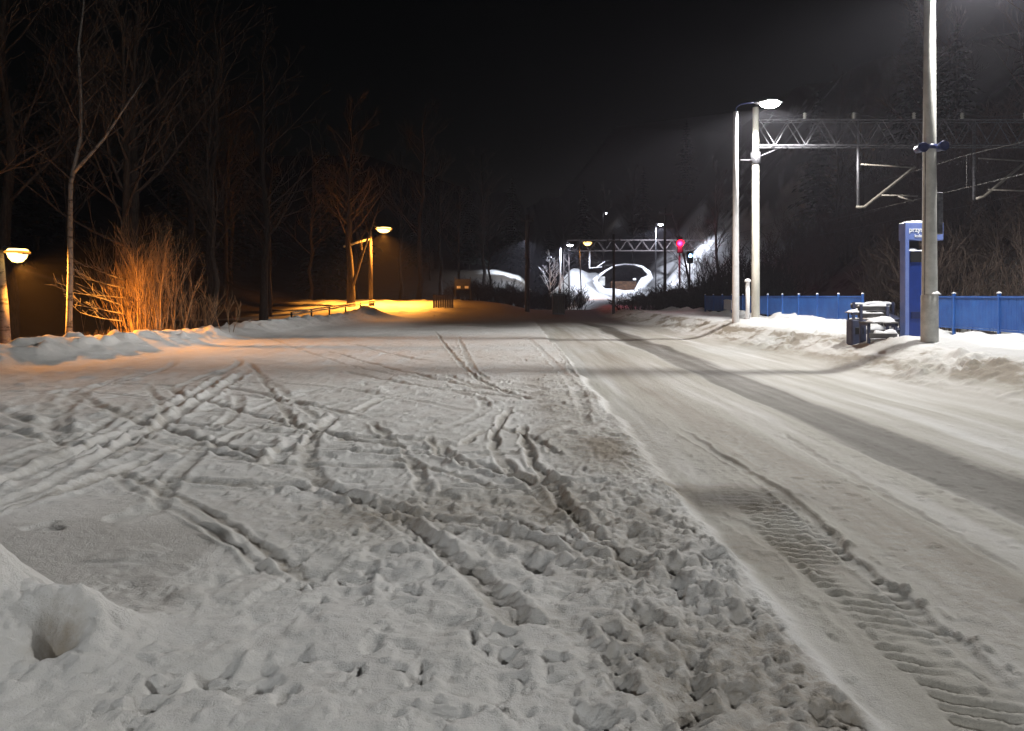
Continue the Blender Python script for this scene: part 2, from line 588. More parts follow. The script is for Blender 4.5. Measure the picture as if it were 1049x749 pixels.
    # behind the bank and up the hill: leaf litter, little snow
    spot_ = np.exp(-((x + 1.5) / 3.4) ** 4 - ((y - 126.5) / 3.6) ** 4)
    beyond = sstep(-12.4, -13.6, x + .5 * vnoise(y * .4, x * .4, 131) + np.where(y < 12.5, 3, 0)) * sstep(53, 50, y) * (1 - bank)
    litter = np.maximum(litter, beyond * sstep(8, 14, y))
    litter = np.maximum(litter, sstep(-17.5, -20, x + fbm(x * .2, y * .2, 133, 3) * 3) * sstep(49, 53, y))
    litter = np.maximum(litter, (1 - spot_) * sstep(119, 126, y + 6 * fbm(x * .1, y * .1, 134, 3)))
    rb = sstep(21, 24, x + 2 * fbm(x * .2, y * .2, 136, 3)) * sstep(88, 80, y)
    litter = np.maximum(litter, rb * np.clip(.80 + 1.1 * fbm(x * .5, y * .5, 137, 5, .65) + .5 * sstep(27, 31, x), 0, 1))  # upper hillside coloured darker to hold down the lamplight on it
    litter = np.maximum(litter, sstep(13, 14, x) * sstep(22.5, 21, x) * sstep(82, 75, y))
    litter = np.maximum(litter, .9 * sstep(9.2, 10.6, x + fbm(x, y * .5, 138, 3)) * sstep(54, 57, y) * sstep(84, 78, y))
    mid = sstep(5.5, 4.2, x + fbm(x * .5, y * .5, 139, 3)) * sstep(68, 72, y - 4 * sstep(-5, -9, x))  # left slope coloured dark as if unlit, around a lit patch of snow
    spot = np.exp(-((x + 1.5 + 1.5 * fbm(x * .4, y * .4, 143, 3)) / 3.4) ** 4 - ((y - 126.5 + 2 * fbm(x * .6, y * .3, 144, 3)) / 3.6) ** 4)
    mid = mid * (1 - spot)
    farlit = sstep(88, 94, y) * sstep(5, 7, x)
    H += on(farlit * sstep(135, 125, y), lambda i: .22 * fbm(x[i] * .45, y[i] * .45, 145, 4, .6))
    litter = np.maximum(litter, on(farlit * sstep(19, 21, x), lambda i: np.clip(.05 + 1.3 * fbm(x[i] * .5, y[i] * .5, 146, 4, .65) + 1.2 * sstep(27, 30.5, x[i] + 2 * fbm(x[i] * .3, y[i] * .3, 147, 3)), 0, 1)))  # upper far slope coloured dark to hide the lamplight on it
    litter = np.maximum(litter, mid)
    # far snow is only trodden in patches
    far = sstep(48, 58, y) * sstep(-3.5, -5, x)
    H += on(far * sstep(115, 100, y), lambda i: .10 * fbm(x[i] * .5, y[i] * .5, 141, 4) + .12 * clods(x[i], y[i], 1.1, 142, .35))
    hump = np.exp(-((x + 9.3) / 1.5) ** 2 - ((y - 52.5) / 1.0) ** 2)
    H += .55 * hump
    litter = np.maximum(litter, .95 * hump)
    dk = np.exp(-((x + 3.6) / 1.8) ** 2 - ((y - 61) / 3) ** 2)
    litter = np.maximum(litter, .8 * dk)

    # --- the mound of shovelled snow close by on the left
    m1 = np.exp(-((np.clip(-x - 2.75, 0, 9) / 9) ** 2) - (np.clip(x + 2.74 + .15 * vnoise(y * 3, x * 0, 155), 0, 9) / .42) ** 2 - ((y - 3.75 + .16 * vnoise(x * 2.2, y * 0, 156)) / np.where(y > 3.75, .26, .95)) ** 2)
    m2 = np.exp(-((x + 2.05) / .30) ** 2 - ((y - 3.65) / .28) ** 2)
    H += .66 * m1 + .16 * m2 + (m1 + m2) * .11 * fbm(x * 3, y * 3, 151, 5, .6)
    hole = np.exp(-((x + 2.02) / .085) ** 2 - ((y - 3.52) / .09) ** 2)
    H -= .17 * np.clip(hole * 1.4, 0, 1)
    sand_shade = np.maximum(sand_shade, np.clip(1.1 * hole, 0, .8))  # hollow tinted dark, its inner shade put into the colour

    # --- wheel tracks: (photo polyline, width, depth, rim, dirt)
    tracks = [
        ([(-40, 505), (60, 472), (130, 440), (190, 408), (240, 378)], .10, .045, .05, .10),
        ([(-40, 535), (45, 500), (130, 455), (205, 412), (258, 378)], .10, .05, .055, .15),
        ([(82, 400), (95, 412), (145, 434), (215, 452), (292, 476)], .075, .05, .02, .5),
        ([(80, 392), (66, 415), (60, 440), (78, 462)], .14, .05, .03, .15),
        ([(70, 394), (48, 415), (46, 440), (58, 466)], .12, .03, .02, .2),
        ([(112, 480), (150, 495), (205, 520), (262, 552), (318, 590)], .045, .032, .02, .5),
        ([(95, 478), (150, 508), (215, 542), (290, 590)], .045, .02, .02, .2),
        ([(170, 392), (190, 406), (262, 425), (340, 446), (418, 459)], .06, .055, .02, .55),
        ([(252, 372), (285, 398), (330, 435)], .07, .03, .015, .3),
        ([(278, 476), (300, 456), (330, 436), (352, 424)], .12, .04, .05, .0),
        ([(345, 425), (322, 447), (316, 470), (335, 498), (420, 524), (500, 541), (585, 566), (636, 584)], .085, .045, .028, .4),
        ([(505, 528), (560, 548), (618, 572)], .05, .04, .015, .5),
        ([(448, 450), (462, 470), (510, 486), (590, 500)], .08, .045, .03, .3),
        ([(536, 432), (538, 455), (552, 482), (580, 520), (612, 556), (645, 580)], .05, .06, .03, .6),
        ([(350, 380), (420, 394), (545, 410)], .08, .04, .02, .5),
        ([(460, 385), (485, 395), (540, 402)], .07, .035, .02, .4),
        ([(345, 450), (420, 456)], .06, .04, .02, .5),
        ([(470, 345), (482, 372), (500, 390)], .08, .03, .02, .4),
        ([(540, 345), (560, 365), (590, 400), (600, 440)], .09, .02, .02, .2),
        ([(270, 345), (350, 372), (455, 392)], .08, .03, .02, .3),
        ([(480, 570), (500, 600), (530, 640)], .09, .025, .02, .3),
        ([(400, 510), (450, 560), (490, 590), (530, 625)], .06, .02, .016, .3),
        ([(560, 620), (600, 660), (640, 720)], .08, .03, .02, .2),
        ([(445, 338), (468, 368), (500, 394), (548, 413)], .06, .04, .02, .6),
        ([(330, 358), (400, 377), (470, 394), (548, 405)], .07, .04, .02, .55),
        ([(440, 444), (450, 466), (482, 480), (540, 489), (580, 500)], .055, .045, .025, .6),
        ([(396, 468), (440, 481), (520, 503)], .05, .04, .02, .5),
        ([(524, 418), (506, 448), (520, 480), (562, 503)], .06, .045, .03, .5),
        ([(470, 455), (500, 440), (540, 446), (575, 470)], .05, .035, .02, .5),
        ([(150, 392), (168, 428), (140, 456), (105, 474)], .07, .04, .025, .4),
        ([(255, 370), (280, 405), (305, 442)], .06, .035, .02, .5),
        ([(360, 352), (420, 366), (500, 372)], .08, .03, .02, .4),
        ([(560, 345), (575, 362), (592, 392)], .06, .03, .02, .5),
        ([(378, 430), (420, 470), (436, 510)], .055, .035, .02, .4),
        ([(690, 432), (770, 480), (812, 512), (860, 556), (960, 634), (1070, 722)], .055, .035, .018, .25),
        ([(800, 438), (850, 470), (905, 502), (1060, 592)], .045, .022, .012, .3),
        ([(740, 520), (800, 562), (850, 608), (900, 660)], .05, .012, .016, .1),
    ]
    for k, (pts, w, dep, rim, dirt_shade) in enumerate(tracks):
        P = spline([G(a, b) for a, b in pts], 7)
        lo, hi = P.min(0) - 4 * w, P.max(0) + 4 * w
        s_ = np.nonzero((x > lo[0]) & (x < hi[0]) & (y > lo[1]) & (y < hi[1]))[0]
        if not len(s_): continue
        xs_, ys_ = x[s_], y[s_]
        wob = 1 + .35 * vnoise(xs_ * 3, ys_ * 3, 300 + k)
        d, t = dist_poly(xs_ + .03 * vnoise(xs_ * 5, ys_ * 5, 400 + k), ys_, P)
        ends = sstep(0, .08, t) * sstep(1, .92, t)
        u = d / (w * wob)
        prof = -.62 * dep * np.clip(1 - u ** 3, 0, 1) ** .8 + .85 * rim * np.exp(-((u - 1.35) / .42) ** 2) * (.7 + .6 * vnoise(xs_ * 6, ys_ * 6, 500 + k))
        H[s_] += prof * ends * (.75 + .4 * vnoise(xs_ * 1.5, ys_ * 1.5, 600 + k))
        dm = dirt_shade * np.clip(1.25 - u * u, 0, 1) * ends  # some dirt, mostly the groove's shadow painted along the track
        sand_shade[s_] = np.maximum(sand_shade[s_], np.clip(dm, 0, 1))
    # long shallow paired tyre tracks left by cars turning on the parking ground
    rt = random.Random(12)
    for k in range(13):
        cx_, cy_ = rt.uniform(-7, 1), rt.uniform(4.5, 17)
        rad, a0, da = rt.uniform(3.5, 11), rt.uniform(0, 6.28), rt.uniform(.8, 1.7)
        ox, oy = cx_ - rad * math.cos(a0), cy_ - rad * math.sin(a0)
        for rr in (rad - .72, rad + .72):
            P = np.array([(ox + rr * math.cos(a0 + (q / 14 - .5) * da), oy + rr * math.sin(a0 + (q / 14 - .5) * da)) for q in range(15)])
            w = .085
            lo, hi = P.min(0) - 4 * w, P.max(0) + 4 * w
            s_ = np.nonzero((x > lo[0]) & (x < min(hi[0], 1.1)) & (y > max(lo[1], 3.9)) & (y < hi[1]) & (x > -11))[0]
            if not len(s_): continue
            xs_, ys_ = x[s_], y[s_]
            d, t = dist_poly(xs_, ys_, P)
            e = sstep(0, .15, t) * sstep(1, .85, t) * sstep(1.1, .5, xs_) * (.6 + .5 * vnoise(xs_ * 1.1, ys_ * 1.1, 800 + k))
            u = d / w
            H[s_] += e * (-.026 * np.clip(1 - u ** 4, 0, 1) + .016 * np.exp(-((u - 1.35) / .4) ** 2) + .005 * np.clip(1 - u * u, 0, 1) * np.sin(t * len(P) * rr * da * 3.2))
            sand_shade[s_] = np.maximum(sand_shade[s_], np.clip(.42 * (1.1 - u * u), 0, 1) * e)
    # beads of slush along the tread's outer edge
    H += .035 * np.exp(-((x - 2.22 - .01 * vnoise(y * 5, y * 0, 701)) / .035) ** 2) * np.clip(clods(x, y, .11, 702, .7), 0, 1) * sstep(7, 5.5, y)
    # tractor tread: slanting lugs pressed in the road
    tm = sstep(1.70, 1.76, x + .02 * vnoise(y * 3, y * 0, 711)) * sstep(2.17, 2.12, x) * sstep(9, 4.2, y + .6 * vnoise(x * 3, y * 2, 712)) * np.clip(.75 + .7 * vnoise(x * 2.5, y * 1.7, 714) + .3 * vnoise(x * 9, y * 7, 715), 0, 1.1)
    half = np.abs(x - 1.94)
    lug = np.sin(2 * math.pi * (y + .30 * (x - 1.94) + .022 * vnoise(x * 9, y * 9, 713)) / .108)
    H += tm * (-.020 + .018 * np.clip(lug * 1.9, -1, 1) * sstep(.01, .06, half + .03))
    sand_shade = np.maximum(sand_shade, tm * np.clip(-.15 - .5 * lug, 0, .45))

    # --- mesh
    nx, ny = len(xs), len(ys)
    vid = np.arange(nx * ny).reshape(ny, nx)

    def cut(name, i0, i1, j0, j1, kind='structure'):
        ids = vid[j0:j1 + 1, i0:i1 + 1]
        m_, n_ = ids.shape
        fl = ids.ravel()
        co = np.empty((len(fl), 3), np.float32)
        co[:, 0], co[:, 1], co[:, 2] = x[fl], y[fl], H[fl]
        me = bpy.data.meshes.new(name)
        k = np.arange(m_ * n_).reshape(m_, n_)
        quads = np.stack([k[:-1, :-1], k[:-1, 1:], k[1:, 1:], k[1:, :-1]], -1).reshape(-1, 4)
        me.vertices.add(len(fl)); me.vertices.foreach_set('co', co.ravel())
        me.loops.add(quads.size); me.loops.foreach_set('vertex_index', quads.ravel().astype(np.int32))
        me.polygons.add(len(quads))
        me.polygons.foreach_set('loop_start', np.arange(0, quads.size, 4, dtype=np.int32))
        me.polygons.foreach_set('use_smooth', np.ones(len(quads), bool))
        me.update(calc_edges=True)
        for nm, arr in (('packed', packed), ('sand_shade', sand_shade), ('wet', wet), ('litter', litter)):
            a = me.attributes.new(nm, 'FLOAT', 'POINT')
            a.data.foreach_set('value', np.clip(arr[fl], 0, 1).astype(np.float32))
        me.materials.append(M['ground'])
        o = bpy.data.objects.new(name, me)
        COL.objects.link(o)
        tag(o, kind=kind)
        return o

    ia, ib = int(np.searchsorted(xs, 1.40)), int(np.searchsorted(xs, 7.9))
    jr = int(np.searchsorted(ys, 75))
    ic = int(np.searchsorted(xs, 22))
    g = cut('snowy_ground', 0, ia, 0, jr)
    tag(g, 'trampled grey snow of the parking ground crossed by curving wheel tracks', 'ground')
    r = cut('road', ia, ib, 0, jr)
    tag(r, 'packed dirty snow road with a dark bare wheel track', 'road')
    p = cut('platform', ib, ic, 0, jr)
    tag(p, 'white snowy platform ground right of the road', 'platform')
    h = cut('hillside', ic, nx - 1, 0, jr)
    tag(h, 'dark brushy hillside behind the railway', 'hill')
    v = cut('far_valley', 0, nx - 1, jr, ny - 1)
    tag(v, 'far snowy valley floor and wooded slopes', 'terrain')


build_ground()

# ------------------------------------------------------------------ lamps
def light(name, parent, loc, power, color, kind='AREA', size=.35, cone=165, rot=(0, 0, 0), wide=0):
    l = bpy.data.lights.new(name, kind)
    l.energy = power
    l.color = color
    if kind == 'AREA':
        l.shape = 'DISK'; l.size = size
    else:
        l.shadow_soft_size = size
        if kind == 'SPOT':
            l.spot_size = R(cone); l.spot_blend = 1.0 if color[2] < .5 else .3
    if wide:
        # street lamp optics: more light thrown out sideways than straight down
        l.use_nodes = True
        nt = l.node_tree
        em = nt.nodes['Emission']
        tc = nt.nodes.new('ShaderNodeTexCoord')
        sp = nt.nodes.new('ShaderNodeSeparateXYZ')
        ab = nt.nodes.new('ShaderNodeMath'); ab.operation = 'ABSOLUTE'
        mx = nt.nodes.new('ShaderNodeMath'); mx.operation = 'MAXIMUM'; mx.inputs[1].default_value = .33
        pw = nt.nodes.new('ShaderNodeMath'); pw.operation = 'POWER'; pw.inputs[1].default_value = -wide
        nt.links.new(tc.outputs['Normal'], sp.inputs[0])
        nt.links.new(sp.outputs['Z'], ab.inputs[0])
        nt.links.new(ab.outputs[0], mx.inputs[0])
        nt.links.new(mx.outputs[0], pw.inputs[0])
        nt.links.new(pw.outputs[0], em.inputs['Strength'])
    o = bpy.data.objects.new(name, l)
    COL.objects.link(o)
    o.parent = parent
    o.location = loc
    o.rotation_euler = rot
    return o


def luminaire(parent, loc, L, W, Ht, lensmat, dirx=1.0, droop=0.0):
    """flat street lamp head with its lens underneath; the head runs along +x * dirx from loc"""
    h = MB()
    n = 10
    prof = []
    for i in range(n + 1):
        u = i / n
        w = W / 2 * (.35 + .65 * min(1, (u / .35)) ** .7) * (1 - .35 * max(0, (u - .75) / .25) ** 2)
        prof.append((u * L, w))
    vs, fs = [], []
    for (ux, w) in prof:
        u = ux / L
        top = Ht * (.55 + .45 * math.sin(math.pi * min(1, u * 1.05)))
        for (yy, zz) in ((-w, 0), (-w * .75, top * .8), (0, top), (w * .75, top * .8), (w, 0)):
            vs.append((dirx * ux, yy, zz - droop * ux))
    for i in range(n):
        for k in range(4):
            a = i * 5 + k
            fs.append((a, a + 1, a + 6, a + 5))
        fs.append((i * 5 + 4, i * 5, i * 5 + 5, i * 5 + 9))
    fs.append((0, 1, 2, 3, 4)); fs.append(tuple(n * 5 + k for k in range(4, -1, -1)))
    h.add(vs, fs)
    head = h.build('lamp_head', M['housing'], parent, loc)
    ln = MB()
    prof = [(.02, -.17), (W * .26, -.155), (W * .44, -.095), (W * .54, -.01), (W * .55, .03), (W * .46, .05)]  # lens swells past the housing to stand in for the lamp's glare
    ln.lathe(prof, (0, 0, 0), 16)
    lens = ln.build('lens', lensmat, head)
    lens.scale = (L * .72 / W, 1, 1)
    lens.location = (dirx * L * .58, 0, -droop * L * .58)
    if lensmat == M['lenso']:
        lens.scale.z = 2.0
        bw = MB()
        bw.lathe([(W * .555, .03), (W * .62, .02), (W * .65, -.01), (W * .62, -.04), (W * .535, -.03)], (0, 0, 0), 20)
        o = bw.build('halo_ring', M['halo'], head)  # glowing ring added around the lens as the lamp's halo
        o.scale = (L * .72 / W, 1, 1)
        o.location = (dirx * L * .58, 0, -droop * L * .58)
    return head


def platform_lamp(x, y, z0, H, label, power, lens='lensw', color=(1.0, .975, .94), fat=1.0, near=False, arm_x=1.0, lk=('SPOT', .16, 162), group='white lamp posts along the platform'):
    t = thing('lamp_post', label, 'lamp post', (x, y, z0), 0, group)
    p = MB()
    p.tube([(0, 0, -.35), (0, 0, 1.25), (0, 0, H * .55), (0, 0, H)], [.145 * fat, .138 * fat, .118 * fat, .095 * fat], 16)
    p.build('pole', M['paintpole'] if not near else M['concrete'], t)
    a = MB()
    a.tube([(0, 0, H - .02), (.02, 0, H + .16), (.14, 0, H + .27), (.4, 0, H + .33), (arm_x * .74, 0, H + .37)], .034, 8)
    a.build('arm', M['navy'] if not near else M['galv'], t)
    hd = luminaire(t, (arm_x * .72, 0, H + .33), 1.0, .58, .14, M[lens])
    light('lamp_light', t, (arm_x * .72 + .44, 0, H + .09), power, color, *lk, wide=1.35 if lk[0] == 'SPOT' else 0)
    return t


W1 = 3000
z1 = hz(9.0, 17) + .0
t = platform_lamp(9.0, 17, .55, 7.75, 'tall pale concrete lamp post with grey sleeve beside the blue ticket totem', W1, near=True, fat=1.12)
s = MB(); s.tube([(0, 0, -.3), (0, 0, 1.05), (0, 0, 1.09)], [.178, .172, .15], 16); s.build('sleeve', M['sleeve'], t)
s = MB(); s.snowcap((.06, -.12, 1.09), (.2, .14), .05, 4); s.build('snow_cap', M['snow'], t)
s = MB(); s.box((.20, 0, 2.82), (.10, .16, .9), 0, .012); s.build('junction_box', M['galv'], t)
s = MB()
s.tube([(0, 0, 4.20), (0, 0, 4.30)], .145, 14)
s.build('clamp_band', M['navy'], t)
for sx in (-1, 1):
    s = MB()
    s.tube([(sx * .12, 0, 4.25), (sx * .20, -.02, 4.25)], .03, 8)
    s.lathe([(.05, .16), (.08, .15), (.09, .0), (.11, -.12), (.105, -.14), (.06, -.11)], (sx * .22, -.05, 4.25 - (.03 if sx < 0 else 0)), 14, 'y')
    s.build('loudspeaker', M['navy'], t)
s = MB(); s.tube([(-.135, -.06, .4), (-.13, -.06, 2.4), (-.11, -.05, 4.2)], .014, 6); s.build('conduit', M['galv'], t)

platform_lamp(8.45, 29.8, hz(8.45, 29.8), 8.05, 'slim white lamp post with curved blue arm beside the concrete mast', W1 * .95, fat=.95)
# the same row of lamps goes on behind the photographer and lights the road there
platform_lamp(9.4, -9.5, .5, 7.75, 'white lamp post of the platform row standing behind the camera', W1 * .35)
tl = platform_lamp(-9.2, -8.2, 0, 5.2, 'white lamp post at the near edge of the parking ground', 4000, color=(.97, .99, 1.0), lk=('POINT', .42), group='lamp posts of the parking ground')
# far one
platform_lamp(6.35, 104, hz(6.35, 104), 7.9, 'far white lamp post beside the distant lattice mast', 2600, 'lensfar', (.78, .84, 1.0), fat=1.1)


def wood_lamp(p0, top, head, label, power, post_mat, r=.13, lensL=.7, lensW=.34, lean=0, group=None, lens='lenso', color=(1.0, .36, .045), droop=.25, cone=150, tilt=0):
    t = thing('street_lamp', label, 'street lamp', p0, 0, group)
    rel = Vector(top) - Vector(p0)
    hrel = Vector(head) - Vector(p0)
    p = MB()
    p.tube([(lean, 0, -.4), (lean * .5 + rel.x * .5, 0, rel.z * .5), rel], [r * 1.2, r * 1.08, r * .9], 12)
    p.build('pole', post_mat, t)
    a = MB()
    d = (hrel - rel)
    a.tube([rel + Vector((0, 0, -.25)), rel + d * .3 + Vector((0, 0, .06)), rel + d * .55 + Vector((0, 0, .05))], .03, 8)
    a.build('arm', M['galv'], t)
    st = rel + d * .45
    luminaire(t, st, lensL, lensW, .12, M[lens], 1.0 if d.x >= 0 else -1.0, droop)
    light('lamp_light', t, st + Vector(((1 if d.x >= 0 else -1) * lensL * .58, 0, -droop * lensL * .58 - .38)), power, color, 'SPOT', .12, cone, (0, R(tilt), 0))
    return t


# amber lamp half cut by the left edge
b = at(4, 350, 25); hd = at(10, 252, 25); tp = at(-1, 257, 25)
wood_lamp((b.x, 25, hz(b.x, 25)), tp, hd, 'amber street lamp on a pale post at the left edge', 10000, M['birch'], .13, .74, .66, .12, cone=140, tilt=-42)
# amber lamp by the side road
b = at(380, 310, 64); hd = at(386, 230, 64); tp = at(379, 233, 64)
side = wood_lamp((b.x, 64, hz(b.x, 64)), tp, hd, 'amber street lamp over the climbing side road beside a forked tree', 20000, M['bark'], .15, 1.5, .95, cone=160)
# small amber lamp in front of the far gantry
b = at(600, 303, 98); hd = at(599, 249, 98); tp = at(593, 246, 98)
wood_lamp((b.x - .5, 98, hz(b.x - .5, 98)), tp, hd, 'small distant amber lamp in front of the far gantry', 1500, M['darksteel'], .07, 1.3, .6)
# lamp that lights the snow patch on the far left slope
b = at(540.5, 284, 122); hd = at(539.8, 243, 122); tp = at(540.5, 243, 122)
wood_lamp((b.x, 122, hz(b.x, 122)), tp, hd, 'cool white lamp half hidden behind the dark wooden pole', 7000, M['darksteel'], .09, .3, .3, lens='lensfar', color=(.8, .87, 1.0), droop=0)
# two pin-point lamps high on the hillside
for (px, py, Y, lab) in ((619, 218, 190, 'pin-point white lamp high above the far gantry'), (674, 229, 104, 'pin-point white lamp left of the red signal')):
    q = at(px, py, Y)
    zb = hz(q.x, Y)
    wood_lamp((q.x - .3, Y, min(zb, q.z - 4)), (q.x - .3, Y, q.z), (q.x + .1, Y, q.z), lab, 60 if Y > 150 else 6000, M['darksteel'], .08, .8, .5, lens='lensfar', color=(.78, .84, 1), droop=.3, cone=170)

# ------------------------------------------------------------------ gantry over the tracks
def gantry(x0, x1, y, zb, zt, label, steel, lean=0, mast=None, dep=.5, step=.62, r=.035):
    z0 = hz(x0, y)
    t = thing('catenary_gantry', label, 'gantry', (x0, y, z0))
    for k, (mx, sd) in enumerate(((x0, 1), (x1, -1))):
        m = MB()
        zz = hz(mx, y) - z0
        if mast == 'concrete':
            m.tube([(mx - x0, 0, zz - .4), (mx - x0, 0, zz + 2), (mx - x0, 0, zt - z0 + .55)], [.17, .165, .12], 14)
            m.build('mast', M['concrete2'], t)
        else:
            w = .42
            for (a, b_) in ((-w, -w), (w, -w), (w, w), (-w, w)):
                m.tube([(mx - x0 + a, b_, zz - .3), (mx - x0 + a * .8, b_ * .8, zt - z0)], .06, 4, False)
            nn = 10
            hh = (zt - z0 - zz) / nn
            for i in range(nn):
                s_ = 1 if i % 2 else -1
                for b_ in (-w, w):
                    m.tube([(mx - x0 - w * s_ * .9, b_ * .9, zz + i * hh), (mx - x0 + w * s_ * .9, b_ * .9, zz + (i + 1) * hh)], .03, 4, False)
                    m.tube([(mx - x0 + b_ * .9, -w * s_ * .9, zz + i * hh), (mx - x0 + b_ * .9, w * s_ * .9, zz + (i + 1) * hh)], .03, 4, False)
            m.build('mast', steel, t)
    b = MB()
    zb_, zt_ = zb - z0, zt - z0
    L = x1 - x0
    for yy in (-dep / 2, dep / 2):
        for zz in (zb_, zt_):
            b.tube([(.1, yy, zz), (L - .1, yy, zz)], r, 5, False)
        n = int(L / step)
        for i in range(n):
            xa, xb = .1 + i * (L - .2) / n, .1 + (i + 1) * (L - .2) / n
            if i % 2: b.tube([(xa, yy, zb_), (xb, yy, zt_)], r * .6, 4, False)
            else: b.tube([(xa, yy, zt_), (xb, yy, zb_)], r * .6, 4, False)
    for i in range(n + 1):
        xa = .1 + i * (L - .2) / n
        for zz in (zb_, zt_):
            b.tube([(xa, -dep / 2, zz), (xa, dep / 2, zz)], r * .6, 4, False)
    b.build('beam', steel, t)
    return t, z0


GY = 32.0
gx0 = at(774, 300, GY).x
zb, zt = at(0, 150, GY).z, at(0, 124, GY).z
gan, gz = gantry(gx0, 25.5, GY, zb, zt, 'grey lattice gantry on a concrete mast with two hanging brackets over the railway', M['galv'], mast='concrete')
# collar and strut on the mast
s = MB(); s.tube([(0, 0, at(0, 168, GY).z - gz), (0, 0, at(0, 156, GY).z - gz)], .2, 12); s.build('collar', M['galv'], gan)
s = MB(); s.tube([(0, 0, at(0, 162, GY).z - gz), (1.15, 0, zb - gz)], .03, 6); s.tube([(0, 0, at(0, 164, GY).z - gz), (-.62, 0, at(0, 164, GY).z - gz)], .03, 6); s.build('strut', M['galv'], gan)
# insulators along the top and the feeder line that hangs between them
xi = [at(px, 0, GY).x - gx0 for px in (822, 872, 933, 982, 1046)]
for q in xi:
    s = MB(); s.lathe([(.03, 0), (.08, .03), (.04, .08), (.09, .12), (.04, .17), (.08, .21), (.03, .26)], (q, -.25, zt - gz + .03), 10); s.build('insulator', M['concrete'], gan)
s = MB()
for a, b_ in zip([xi[0] - 1.6] + xi, xi + [xi[-1] + 2]):
    s.tube([(a + (b_ - a) * u, -.25, zt - gz + .27 - .16 * math.sin(math.pi * u)) for u in np.linspace(0, 1, 8)], .014, 4)
s.build('feeder_cable', M['cable'], gan)


def hanger(px, ybot, pts_tube, regs):
    q = at(px, ybot, GY)
    X = q.x - gx0
    s = MB(); s.tube([(X, -.05, zt - gz), (X, -.05, q.z - gz)], .06, 8); o = s.build('drop_tube', M['galv'], gan)
    P = [at(a, b_, GY) for a, b_ in pts_tube]
    s = MB(); s.tube([(p.x - gx0, -.12, p.z - gz) for p in P], .058, 8); s.build('bracket', M['tan'], gan)
    for (a, b_, c, d_) in regs:
        p1, p2 = at(a, b_, GY), at(c, d_, GY)
        s = MB(); s.tube([(p1.x - gx0, -.16, p1.z - gz), (p2.x - gx0, -.16, p2.z - gz)], .032, 6); s.build('registration_arm', M['tan'], gan)


hanger(878.5, 213, [(876, 212.5), (884, 212.5), (936, 171.5)], [(901, 200.5), (938, 201.5)][0:0] + [(901, 200.5, 938, 201.5), (918, 201.5, 934, 207), (880, 169, 936, 172.5)])
hanger(997, 205, [(998, 204), (1006, 202), (1060, 157)], [(1010, 195, 1060, 196.5), (1000, 163, 1050, 166)])

# contact wires over the tracks
for k, (wx, wz, lab) in enumerate(((at(932, 206, GY).x, at(932, 206, GY).z, 'thin contact wire below the left gantry bracket'), (at(1056, 198, GY).x, at(1056, 198, GY).z, 'thin contact wire below the right gantry bracket'))):
    s = MB()
    pts = []
    for y in np.arange(-20, 110, 8):
        pts.append((wx - max(0, y - 50) ** 2 * .0016, y, wz))
    s.tube(pts, .008, 4)
    ms = []
    for y in np.arange(-20, 110, 8):
        u = ((y - GY) % 50) / 50
        ms.append((wx - max(0, y - 50) ** 2 * .0016, y, wz + 1.35 - .8 * math.sin(math.pi * u)))
    s.tube(ms, .008, 4)
    for a, b_ in zip(pts, ms):
        s.tube([a, b_], .006, 3)
    tag(s.build('contact_wire', M['wire']), lab, 'cable', 'overhead wires of the railway')

# far gantry
FY = 108.0
fx0 = at(580, 300, FY).x
fzb, fzt = at(0, 257, FY).z, at(0, 246, FY).z
fg, fz = gantry(fx0, at(720, 0, FY).x, FY, fzb, fzt, 'distant pinkish lattice mast and beam beside the white lamp', M['rust'], dep=.6, step=1.0, r=.07)
q = at(604, 275, FY)
s = MB(); s.tube([(q.x - fx0, 0, fzb - fz), (q.x - fx0, 0, q.z - fz)], .10, 6); s.build('drop_tube', M['paintpole'], fg)
s = MB(); s.tube([(q.x - fx0, -.1, q.z - fz + .05), (q.x - fx0 + 1.7, -.1, q.z - fz + .2)], .07, 6); s.tube([(q.x - fx0 + .9, -.1, q.z - fz + .1), (q.x - fx0 + 2.1, -.1, q.z - fz + .95)], .07, 6); s.build('bracket', M['paintpole'], fg)

# ------------------------------------------------------------------ blue fence
def fence(y0, y1, label, X=12.0, n=None):
    z0 = .62
    t = thing('platform_fence', label, 'fence', (X, y0, z0), 0, 'blue fence sections at the back of the platform')
    n = n or max(1, int(round((y1 - y0) / 2)))
    st = (y1 - y0) / n
    top = EYE - z0
    for i in range(n + 1):
        p = MB(); p.box((0, i * st, top / 2 - .13), (.07, .07, top + .4), 0, .006)
        o = p.build('post', M['fenceblue'], t)
        c = MB(); c.snowcap((0, i * st, top + .07), (.08, .08), .03, i + 3, 6, 4); c.build('snow_cap', M['snow'], t)
    for i in range(n):
        a, b_ = i * st + .05, (i + 1) * st - .05
        p = MB()
        # close set uprights between two rails: reads as a solid blue panel from the road
        p.box((0, (a + b_) / 2, top - .03), (.045, b_ - a, .045))
        p.box((0, (a + b_) / 2, .12), (.045, b_ - a, .045))
        k = int((b_ - a) / .062)
        for j in range(k):
            p.box((0, a + (j + .5) * (b_ - a) / k, (top + .10) / 2), (.012, .046, top - .20))
        p.build('panel', M['fenceblue'], t)
    return t


fence(27, 49, 'long blue slatted platform fence behind the white lamp post and the benches')
fence(9.5, 23.4, 'near blue slatted platform fence right of the ticket totem')
# white notice board on the far fence
s = thing('notice_board', 'small white board hanging on the far end of the blue fence', 'board', (11.9, 43.5, .7))
m = MB(); m.box((0, 0, .38), (.03, 1.5, .5), 0, .008); m.build('board', M['white'], s)
m = MB(); m.snowcap((0, 0, .63), (.09, 1.5), .06, 5, 4, 10); m.build('snow_cap', M['snow'], s)

